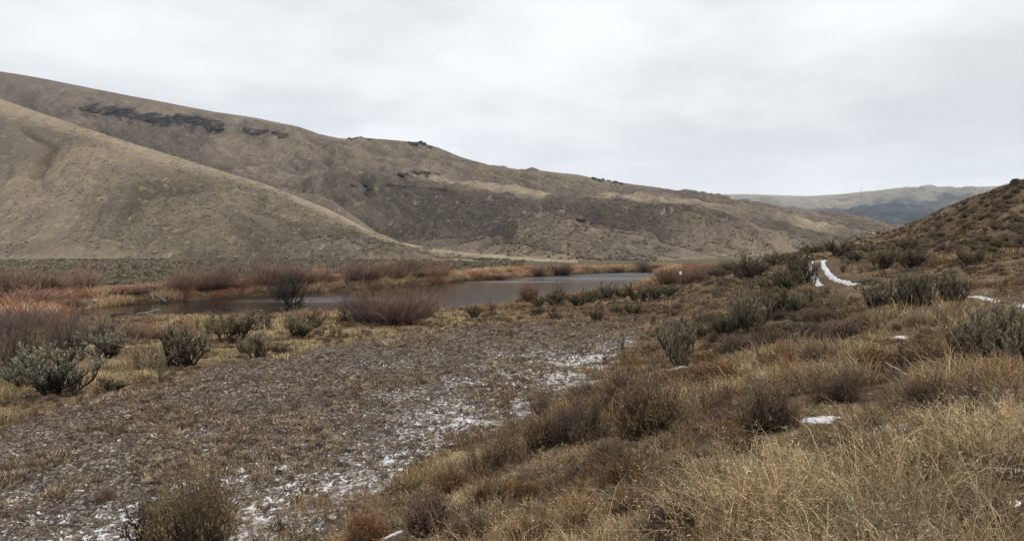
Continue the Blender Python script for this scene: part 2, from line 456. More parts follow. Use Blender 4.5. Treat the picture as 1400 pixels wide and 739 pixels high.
def hill(name, mat, pxr, ncol, lines, rows, amp, gs, crestfn, rock=None, sm=6, gully=1., name_far=False):
    """lines: list of ((px, z or ('y', py)) control, (px, D) control)"""
    px = np.linspace(pxr[0], pxr[1], ncol)
    D = []; Z = []
    for kind, zc, dc in lines:
        d = np.interp(px, [c[0] for c in dc], [c[1] for c in dc])
        v = np.interp(px, [c[0] for c in zc], [c[1] for c in zc])
        d = smooth1(d, 30); v = smooth1(v, 6 if kind == 'y' else 20)
        if kind == 'y':
            up = (369.5 - v) / F
            v = ZC + (-SP + up * CP) / (CP + up * SP) * d
        D.append(d); Z.append(v)
    D = np.array(D); Z = np.array(Z)
    rd = []; rz = []; rt = []
    for k in range(len(D) - 1):
        t = np.linspace(0, 1, rows[k], endpoint=(k == len(D) - 2))[:, None]
        rd.append(D[k] + (D[k + 1] - D[k]) * t); rz.append(Z[k] + (Z[k + 1] - Z[k]) * t); rt.append(np.repeat(k + t, ncol, 1))
    D = smooth1(np.concatenate(rd), sm); Z0 = np.concatenate(rz); Z = smooth1(Z0, sm); T = np.concatenate(rt)
    X = (px[None] - 700) / F / CP * D * 1.0
    Y = D
    ncr = len(lines) - 2
    env = ss(0, .35, T) * (1 - .97 * np.exp(-((T - ncr) / .24) ** 2))
    if name_far: env = ss(0, .35, T) * (1 - .97 * np.exp(-((T - ncr) / .3) ** 2))
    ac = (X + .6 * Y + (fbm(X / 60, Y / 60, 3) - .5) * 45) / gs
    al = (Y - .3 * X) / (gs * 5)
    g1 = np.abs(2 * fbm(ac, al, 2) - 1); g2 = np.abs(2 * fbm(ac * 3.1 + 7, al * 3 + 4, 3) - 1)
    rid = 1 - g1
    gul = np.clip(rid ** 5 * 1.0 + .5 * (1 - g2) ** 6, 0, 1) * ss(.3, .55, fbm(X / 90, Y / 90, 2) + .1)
    Z = Z + env * amp * ((g1 - .36) * 1.1 * gully + (g2 - .36) * .35 * gully + (fbm(X / (gs * 1.3), Y / (gs * 1.3), 5) - .5) * 1.1 + (fbm(X / (gs * .16), Y / (gs * .16), 4) - .5) * .34 + (fbm(ac * 9, al * 5 + 3, 3) - .5) * .22)
    grass = crestfn(px[None] + 0 * T, T, X, Y)  # grass tone mixed with painted light and shade
    rk = np.zeros_like(T)
    PX, PY = project(X, Y, Z)
    if rock:
        for (x0, y0, x1, y1, w) in rock:
            L = math.hypot(x1 - x0, y1 - y0)
            t = np.clip(((PX - x0) * (x1 - x0) + (PY - y0) * (y1 - y0)) / L ** 2, 0, 1)
            dd = np.hypot(PX - x0 - t * (x1 - x0), PY - y0 - t * (y1 - y0))
            rk = np.maximum(rk, ss(w, w * .3, dd + (fbm(X / 6, Y / 14, 3) - .5) * w * 1.6))
    nr, nc = X.shape
    i = np.arange(nr - 1)[:, None] * nc + np.arange(nc - 1)[None]
    q = np.stack([i, i + 1, i + nc + 1, i + nc], -1).reshape(-1, 4)
    me = mk(name, np.stack([X, Y, Z], -1).reshape(-1, 3), quads=q, mats=[mat],
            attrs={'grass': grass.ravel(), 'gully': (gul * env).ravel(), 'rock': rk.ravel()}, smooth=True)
    o = obj(name, me, kind='structure')
    HILLS.setdefault(name, []).append((X, Y, Z, T, PX, PY, grass, gul * env))
    return o

sky_main = [(-1400, -20), (-700, 10), (-300, 50), (0, 95), (60, 105), (100, 113), (200, 133), (300, 152), (345, 159), (410, 172), (440, 183), (470, 189), (490, 187), (530, 190), (575, 194), (600, 201), (630, 214), (680, 230),
            (740, 233), (790, 238), (830, 247), (900, 256), (960, 265), (980, 270), (1010, 273), (1050, 279), (1070, 284), (1110, 289), (1150, 294), (1190, 301), (1226, 310), (1260, 325), (1330, 334)]
l1 = [(-1400, 150), (-700, 180), (0, 205), (300, 238), (400, 250), (440, 244), (500, 238), (560, 243), (640, 250), (700, 258), (780, 272), (860, 285), (950, 292), (1050, 303), (1150, 318), (1260, 336), (1330, 338)]
l2 = [(a, b - (9 if a > 300 else 14)) for a, b in l1[:-2]] + [(1260, 331), (1330, 336)]
d0 = [(-1400, 480), (0, 430), (400, 380), (560, 310), (700, 225), (900, 208), (1050, 250), (1200, 330), (1330, 400)]
d1 = [(-1400, 600), (0, 540), (400, 490), (560, 430), (700, 375), (860, 330), (1050, 380), (1260, 440), (1330, 460)]
d2 = [(-1400, 700), (0, 620), (400, 560), (560, 510), (700, 460), (860, 430), (1050, 470), (1260, 520), (1330, 540)]
d3 = [(-1400, 950), (0, 840), (400, 760), (600, 660), (800, 590), (1000, 590), (1260, 620), (1330, 640)]
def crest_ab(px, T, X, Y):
    sh = np.exp(-((T - 1.45) / .35) ** 2) * ss(330, 450, px) * .55  # brightness of the upward-facing bench, painted into the colour
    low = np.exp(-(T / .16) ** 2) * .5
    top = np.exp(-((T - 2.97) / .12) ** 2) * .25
    face_shade = ss(400, 480, px) * np.exp(-((T - .75) / .33) ** 2) * .45 * (.5 + fbm(X / 40, Y / 90, 3))  # painted shade on the steep slope under the bench
    return sh * 1.35 + low + top - face_shade
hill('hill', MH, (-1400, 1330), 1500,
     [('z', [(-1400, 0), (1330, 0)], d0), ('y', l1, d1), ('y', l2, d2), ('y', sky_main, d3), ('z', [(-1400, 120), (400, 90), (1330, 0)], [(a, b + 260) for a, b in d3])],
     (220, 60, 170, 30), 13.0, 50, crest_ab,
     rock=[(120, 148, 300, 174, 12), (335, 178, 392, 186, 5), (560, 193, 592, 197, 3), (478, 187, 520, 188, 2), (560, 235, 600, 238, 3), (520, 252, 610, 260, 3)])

sky_c = [(-1400, -160), (-700, 0), (-300, 70), (-100, 112), (0, 131), (61, 153), (114, 171), (182, 194), (243, 213), (303, 232), (356, 248), (402, 266), (440, 281), (471, 296), (507, 315), (543, 331), (579, 339), (650, 347), (743, 356), (790, 358)]
dc0 = [(-1400, 260), (0, 232), (500, 215), (743, 186), (790, 180)]
dc1 = [(-1400, 560), (0, 430), (300, 385), (470, 330), (579, 275), (650, 240), (743, 205), (790, 192)]
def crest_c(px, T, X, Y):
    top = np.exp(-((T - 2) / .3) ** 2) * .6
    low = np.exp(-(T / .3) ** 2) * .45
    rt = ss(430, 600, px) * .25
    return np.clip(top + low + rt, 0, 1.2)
def midline(a, b, k):   # control between base and crest at fraction k in picture height
    return [(p, 354 + (y - 354) * k) for p, y in a]
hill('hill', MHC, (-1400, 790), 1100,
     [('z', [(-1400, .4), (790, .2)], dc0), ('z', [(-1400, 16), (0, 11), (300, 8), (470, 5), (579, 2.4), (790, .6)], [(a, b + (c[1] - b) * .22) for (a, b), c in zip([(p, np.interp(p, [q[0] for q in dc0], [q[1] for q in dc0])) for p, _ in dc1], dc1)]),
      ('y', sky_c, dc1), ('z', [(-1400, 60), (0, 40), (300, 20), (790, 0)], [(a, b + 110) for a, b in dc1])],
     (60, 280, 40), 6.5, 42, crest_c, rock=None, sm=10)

sky_c2 = [(250, 236), (350, 252), (400, 261), (436, 264), (455, 272), (471, 284), (493, 300), (520, 320), (560, 341), (600, 350)]
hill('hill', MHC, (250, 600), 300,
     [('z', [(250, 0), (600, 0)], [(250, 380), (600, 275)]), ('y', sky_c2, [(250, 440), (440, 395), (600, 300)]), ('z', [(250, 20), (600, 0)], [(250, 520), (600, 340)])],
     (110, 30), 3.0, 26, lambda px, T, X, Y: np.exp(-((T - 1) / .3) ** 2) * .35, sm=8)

sky_f = [(700, 262), (960, 266), (1010, 264.5), (1060, 266), (1100, 267.5), (1150, 265), (1180, 261), (1220, 258), (1260, 256), (1310, 255), (1370, 253), (1500, 252), (1800, 240), (2600, 230)]
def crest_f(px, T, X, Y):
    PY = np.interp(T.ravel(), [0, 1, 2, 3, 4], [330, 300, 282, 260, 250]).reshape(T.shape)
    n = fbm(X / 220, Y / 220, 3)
    return np.clip(ss(1.5, 2.3, T + (n - .5) * 1.6) * .8, 0, 1)  # low values give the lower slope its vegetation and painted shade
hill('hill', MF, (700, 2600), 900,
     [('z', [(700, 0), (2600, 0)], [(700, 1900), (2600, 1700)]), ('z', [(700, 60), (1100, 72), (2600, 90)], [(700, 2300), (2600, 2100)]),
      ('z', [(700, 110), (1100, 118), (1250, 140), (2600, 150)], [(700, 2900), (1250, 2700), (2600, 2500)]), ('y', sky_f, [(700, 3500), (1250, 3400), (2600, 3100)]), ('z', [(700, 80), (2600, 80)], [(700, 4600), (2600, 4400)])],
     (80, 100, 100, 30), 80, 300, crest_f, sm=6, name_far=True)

# ------------------------------------------------------------------ plant pieces
def unit(v): return v / (np.linalg.norm(v, axis=-1, keepdims=True) + 1e-9)

def tubes(P0, P1, r0, r1, n=3):
    P0 = np.asarray(P0, float); P1 = np.asarray(P1, float); N = len(P0)
    d = unit(P1 - P0); up = np.where(np.abs(d[:, 2:3]) > .9, [[1., 0, 0]], [[0, 0, 1.]])
    a = unit(np.cross(d, up)); b = np.cross(d, a)
    V = np.empty((N, 2 * n, 3))
    for k in range(n):
        c, s = math.cos(2 * math.pi * k / n), math.sin(2 * math.pi * k / n)
        o = a * c + b * s
        V[:, k] = P0 + o * np.asarray(r0)[:, None]; V[:, n + k] = P1 + o * np.asarray(r1)[:, None]
    base = np.arange(N)[:, None] * 2 * n
    q = np.concatenate([base + np.array([[k, (k + 1) % n, n + (k + 1) % n, n + k]]) for k in range(n)])
    return V.reshape(-1, 3), q

def leaves(P, d, L, w, rng):
    """small pointed leaf quads starting at P going along d"""
    N = len(P); s = unit(np.cross(d, rng.randn(N, 3)))
    L = np.asarray(L)[:, None]; w = np.asarray(w)[:, None]
    V = np.stack([P, P + d * L * .5 + s * w, P + d * L, P + d * L * .5 - s * w], 1)
    return V.reshape(-1, 3), np.arange(N * 4).reshape(N, 4)

class Grow:
    def __init__(s, seed): s.r = np.random.RandomState(seed); s.seg = []; s.lf = []
    def path(s, p, d, L, r0, r1, n, wig, up, t0, t1):
        pts = [p]; v = s.r.rand()
        for k in range(n):
            d = unit(d + s.r.randn(3) * wig + np.array([0, 0, up])); q = p + d * L / n
            a = k / n; b = (k + 1) / n
            s.seg.append((p, q, r0 + (r1 - r0) * a, r0 + (r1 - r0) * b, t0 + (t1 - t0) * a, t0 + (t1 - t0) * b, v)); p = q; pts.append(p)
        return pts, d

def norm_parts(stem, leaf):
    allv = np.concatenate([stem[0]] + ([leaf[0]] if leaf else []))
    zs = np.percentile(allv[:, 2], 99.3); w = np.percentile(np.hypot(allv[:, 0], allv[:, 1]), 97)
    k = np.array([.5 / w, .5 / w, 1 / zs])
    stem = (stem[0] * k,) + stem[1:]
    if leaf: leaf = (leaf[0] * k,) + leaf[1:]
    return stem, leaf

def collect(g, nside=3):
    P0 = np.array([a[0] for a in g.seg]); P1 = np.array([a[1] for a in g.seg])
    V, q = tubes(P0, P1, [a[2] for a in g.seg], [a[3] for a in g.seg], nside)
    t = np.array([[a[4]] * nside + [a[5]] * nside for a in g.seg]).ravel(); v = np.repeat([a[6] for a in g.seg], 2 * nside)
    return V, q, t, v

def dirv(az, tilt): return np.array([math.cos(az) * math.sin(tilt), math.sin(az) * math.sin(tilt), math.cos(tilt)])

def sage_geo(seed, n1=9, leafy=1.0, spread=1.0):
    g = Grow(seed); r = g.r; tips = []
    for i in range(n1):
        az = i * 2.4 + r.rand(); tl = (.15 + 1.2 * (i / n1)) * spread
        pts, d = g.path(np.array([r.randn() * .09, r.randn() * .09, -.04]), dirv(az, tl), .42 + .22 * r.rand(), .026, .012, 6, .22, .12, 0, .25)
        for j in range(9):
            k = r.randint(1, len(pts)); a2 = az + r.randn() * 1.2
            p2, dd = g.path(pts[k], unit(dirv(a2, .3 + .7 * r.rand())), .22 + .2 * r.rand(), .010, .005, 4, .22, .2, .2, .55)
            for m in range(6):
                kk = r.randint(1, len(p2))
                p3, d3 = g.path(p2[kk], unit(dirv(a2 + r.randn() * 1.1, .15 + .6 * r.rand())), .1 + .13 * r.rand(), .004, .002, 3, .15, .2, .5, 1)
                tips.append((p3, d3))
    st = collect(g)
    P = []; Dn = []; T = []; VV = []
    nl = int(22 * leafy)
    for p3, d3 in tips:
        tt = r.rand(nl) ** .6; a = np.array(p3); ix = tt * (len(a) - 1); i0 = np.minimum(ix.astype(int), len(a) - 2)
        q = a[i0] + (a[i0 + 1] - a[i0]) * (ix - i0)[:, None]
        P.append(q); Dn.append(unit(d3 + r.randn(nl, 3) * .45 + [0, 0, .3])); T.append(tt); VV.append(np.full(nl, r.rand()) * .7 + r.rand(nl) * .3)
    lf = None
    if leafy > 0:
        P = np.concatenate(P); Dn = np.concatenate(Dn); N = len(P)
        V, q = leaves(P, Dn, .028 + .03 * r.rand(N), .0045 + .004 * r.rand(N), r)
        lf = (V, q, np.repeat(np.concatenate(T), 4), np.repeat(np.concatenate(VV), 4))
    return norm_parts(st, lf)

def willow_geo(seed, n=230, spread=.75, base=.16, twigs=6, bend=.1):
    g = Grow(seed); r = g.r
    K = 13; kl = .62 + .5 * r.rand(K); ka = r.rand(K) * 6.283
    for i in range(n):
        kk = r.randint(K); az = ka[kk] + r.randn() * .35; rr = r.rand() ** .5
        p = np.array([math.cos(az), math.sin(az), 0]) * rr * base * (1 + .4 * r.randn())
        p[2] = -.03
        tl = spread * rr * (.5 + .6 * r.rand())
        L = (.6 + .5 * r.rand()) * (1 - .12 * rr) * kl[kk]
        pts, d = g.path(p, dirv(az + r.randn() * .3, tl), L, .0055, .0016, 6, .07, bend, 0, .85)
        for j in range(twigs):
            k = r.randint(2, len(pts))
            g.path(pts[k], unit(d + r.randn(3) * .5 + [0, 0, .3]), .12 + .2 * r.rand(), .0022, .001, 2, .08, .1, .6, 1)
    st = collect(g)
    return norm_parts(st, None)

def dome_geo(seed, n=420, heads=4):
    """tight twiggy brush (rabbitbrush, buckwheat): several uneven sprays of stems with dry flower heads at the twig ends"""
    g = Grow(seed); r = g.r; P = []; Dn = []; VV = []
    K = 11; ga = r.rand(K) * 6.283; gt = 1.25 * r.rand(K) ** .7; gl = .5 + .6 * r.rand(K); gp = r.randn(K, 2) * .16; gv = r.rand(K)
    for i in range(n):
        k = r.randint(K)
        dd0 = unit(dirv(ga[k], gt[k]) + r.randn(3) * .33); dd0[2] = abs(dd0[2])
        L = (.4 + .3 * r.rand()) * gl[k] * (1.35 if r.rand() < .05 else 1)
        p = np.array([gp[k, 0] + r.randn() * .05, gp[k, 1] + r.randn() * .05, -.03])
        pts, d = g.path(p, dd0, L * .7, .006, .003, 4, .13, .07, 0, .6)
        v = .5 * gv[k] + .5 * r.rand()
        for j in range(5):
            p3, d3 = g.path(pts[r.randint(2, 5)], unit(d + r.randn(3) * .42 + [0, 0, .15]), L * (.22 + .3 * r.rand()), .0028, .0012, 2, .14, .08, .5, 1)
            for h in range(heads if gv[k] > .25 else 1):
                P.append(p3[-1] + (p3[-2] - p3[-1]) * r.rand() * .6); Dn.append(unit(d3 + r.randn(3) * .6)); VV.append(v * .6 + r.rand() * .4)
    st = collect(g)
    P = np.array(P); N = len(P)
    V, q = leaves(P, np.array(Dn), .02 + .03 * r.rand(N), .0035 + .003 * r.rand(N), r)
    return norm_parts(st, (V, q, np.ones(N * 4) * .9, np.repeat(VV, 4)))

def snag_geo(seed, n1=5, lv=3, thick=1.0):
    """bare gnarled shrub"""
    g = Grow(seed); r = g.r
    def rec(p, d, L, rad, l):
        pts, dd = g.path(p, d, L, rad, rad * .55, 5, .25, .13, 1 - l / lv, 1 - (l - 1) / lv)
        if l > 0:
            for j in range(5 if l > 1 else 6):
                k = r.randint(1, len(pts)); rec(pts[k], unit(dd + r.randn(3) * .65), L * (.5 + .25 * r.rand()), rad * .5, l - 1)
    for i in range(n1):
        rec(np.array([r.randn() * .03, r.randn() * .03, -.05]), dirv(i * 2.4 + r.rand(), .2 + .7 * r.rand()), .45, .022 * thick, lv - 1)
    return norm_parts(collect(g), None)

def tree_geo(seed):
    g = Grow(seed); r = g.r
    pts, d = g.path(np.array([0, 0, -.05]), np.array([-.15, 0, 1.]),   .32, .05, .04, 5, .14, .1, 0, .2)
    def rec(p, d, L, rad, l):
        q, dd = g.path(p, d, L, rad, rad * .5, 4, .14, .05, .2 + .25 * (3 - l), .45 + .25 * (3 - l))
        if l > 0:
            for j in range(7 if l > 1 else 8):
                rec(q[r.randint(1, len(q))], unit(dd + r.randn(3) * .55 + [0, 0, .1]), L * (.5 + .3 * r.rand()), rad * .42, l - 1)
    for i in range(6):
        rec(pts[r.randint(2, 6)], dirv(i * 1.1 + r.rand(), .5 + .6 * r.rand()), .34, .026, 3)
    return norm_parts(collect(g), None)

# materials per kind: (stem, foliage)
BARK = plant_mat('dark_bark', (.022, .018, .015), (.065, .052, .04))
SAGE = plant_mat('sage_leaves', (.11, .10, .07), (.35, .33, .25))
SAGED = plant_mat('olive_sage_leaves', (.085, .072, .045), (.27, .23, .14))
SAGEG = plant_mat('grey_twig_tips', (.13, .11, .08), (.36, .31, .215))
WILR = plant_mat('red_willow_stems', (.10, .075, .064), (.33, .2, .145))
WILP = plant_mat('purple_brown_willow_stems', (.08, .06, .052), (.26, .17, .13))
WILD = plant_mat('dark_willow_stems', (.045, .036, .031), (.175, .13, .11))
RSTEM = plant_mat('brush_stems', (.03, .022, .018), (.13, .095, .06))
OLIVE = plant_mat('olive_brush_tips', (.14, .11, .06), (.38, .29, .16))
ORNG = plant_mat('rust_brush_tips', (.14, .07, .035), (.34, .17, .075), spots=(.14, .09, .055))
PURP = plant_mat('purple_brown_twigs', (.08, .06, .05), (.26, .19, .15))
BRWN = plant_mat('brown_twigs', (.1, .07, .045), (.28, .2, .13))
SNAG = plant_mat('black_dead_wood', (.018, .015, .013), (.05, .042, .036))
TANW = plant_mat('pale_bare_twigs', (.06, .047, .036), (.24, .19, .125))

PROTO = {}
def register(kind, geos, ms, mf):
    lst = []
    for st, lf in geos:
        sm_ = mk('stem', st[0], quads=st[1], mats=[ms], attrs={'t': st[2], 'v': st[3]})
        fm = mk('foliage', lf[0], quads=lf[1], mats=[mf], attrs={'t': lf[2], 'v': lf[3]}) if lf else None
        if lf:
            n = len(st[0])
            wm = mk('whole', np.concatenate([st[0], lf[0]]), quads=np.concatenate([st[1], lf[1] + n]), mats=[ms, mf],
                    attrs={'t': np.concatenate([st[2], lf[2]]), 'v': np.concatenate([st[3], lf[3]])},
                    mi=np.concatenate([np.zeros(len(st[1])), np.ones(len(lf[1]))]))
        else: wm = sm_
        lst.append((sm_, fm, wm))
    PROTO[kind] = lst

sg = [sage_geo(11), sage_geo(12, 10, 1.1), sage_geo(13, 8, .9, 1.1)]
sgt = [sage_geo(21, 11, .75), sage_geo(22, 12, .7, .85)]
register('sage', sg, BARK, SAGE)
register('sage_dark', sg, BARK, SAGED)
register('sage_twiggy', sgt, BARK, SAGEG)
wl = [willow_geo(31), willow_geo(32, 200, .9), willow_geo(33, 260, .6)]
register('willow_red', wl, WILR, None)
register('willow_purple', wl, WILP, None)
register('willow_dark', [willow_geo(34, 150, .55, .2, 6)], WILD, None)
dm = [dome_geo(41), dome_geo(42), dome_geo(43), dome_geo(45), dome_geo(46)]
register('brush_olive', [dome_geo(44, 420, 5)], RSTEM, OLIVE)
register('brush_rust', dm, RSTEM, ORNG)
register('brush_purple', dm, RSTEM, PURP)
register('brush_brown', dm, RSTEM, BRWN)
register('snag', [snag_geo(51), snag_geo(52, 4), snag_geo(53, 6)], SNAG, None)
register('bare', [snag_geo(54, 8, 3, .55), snag_geo(55, 9, 3, .5)], TANW, None)
register('tree', [tree_geo(61)], SNAG, None)

NAMES = {'sage': 'sagebrush', 'sage_dark': 'sagebrush', 'sage_twiggy': 'sagebrush', 'willow_red': 'willow_bush', 'willow_purple': 'willow_bush', 'willow_dark': 'willow_bush',
         'brush_olive': 'rabbitbrush', 'brush_rust': 'scrub_bush', 'brush_purple': 'scrub_bush', 'brush_brown': 'scrub_bush', 'snag': 'dead_shrub', 'bare': 'bare_shrub', 'tree': 'willow_tree'}
CATS = {'sagebrush': 'sagebrush', 'willow_bush': 'willow', 'rabbitbrush': 'shrub', 'scrub_bush': 'shrub', 'dead_shrub': 'dead shrub', 'bare_shrub': 'shrub', 'willow_tree': 'tree'}
PLANTS = []

def plant(kind, px, py, h, w, label, group=None, sink=0.03):
    x, y, z = hit(px, py)
    k = math.hypot(y, 0) / F
    hm = h * k; wm = w * k
    return plant_at(kind, (x, y, z - sink), hm, wm, label, group, h >= 17)

def plant_at(kind, loc, hm, wm, label, group=None, parts=True):
    lst = PROTO[kind]; sm_, fm, wm_ = lst[random.randrange(len(lst))]
    nm = NAMES[kind]; rz = random.random() * 6.283
    if parts and fm:
        o = obj(nm, None); o.empty_display_size = .2
        obj('stem', sm_, o); obj('foliage', fm, o)
    else:
        o = obj(nm, wm_)
    o.location = loc; o.rotation_euler = (0, 0, rz); o.scale = (wm * 1.08, wm * 1.08, hm * 1.05)
    o['label'] = label; o['category'] = CATS[nm]
    if group: o['group'] = group
    PLANTS.append((loc[0], loc[1], wm))
    return o

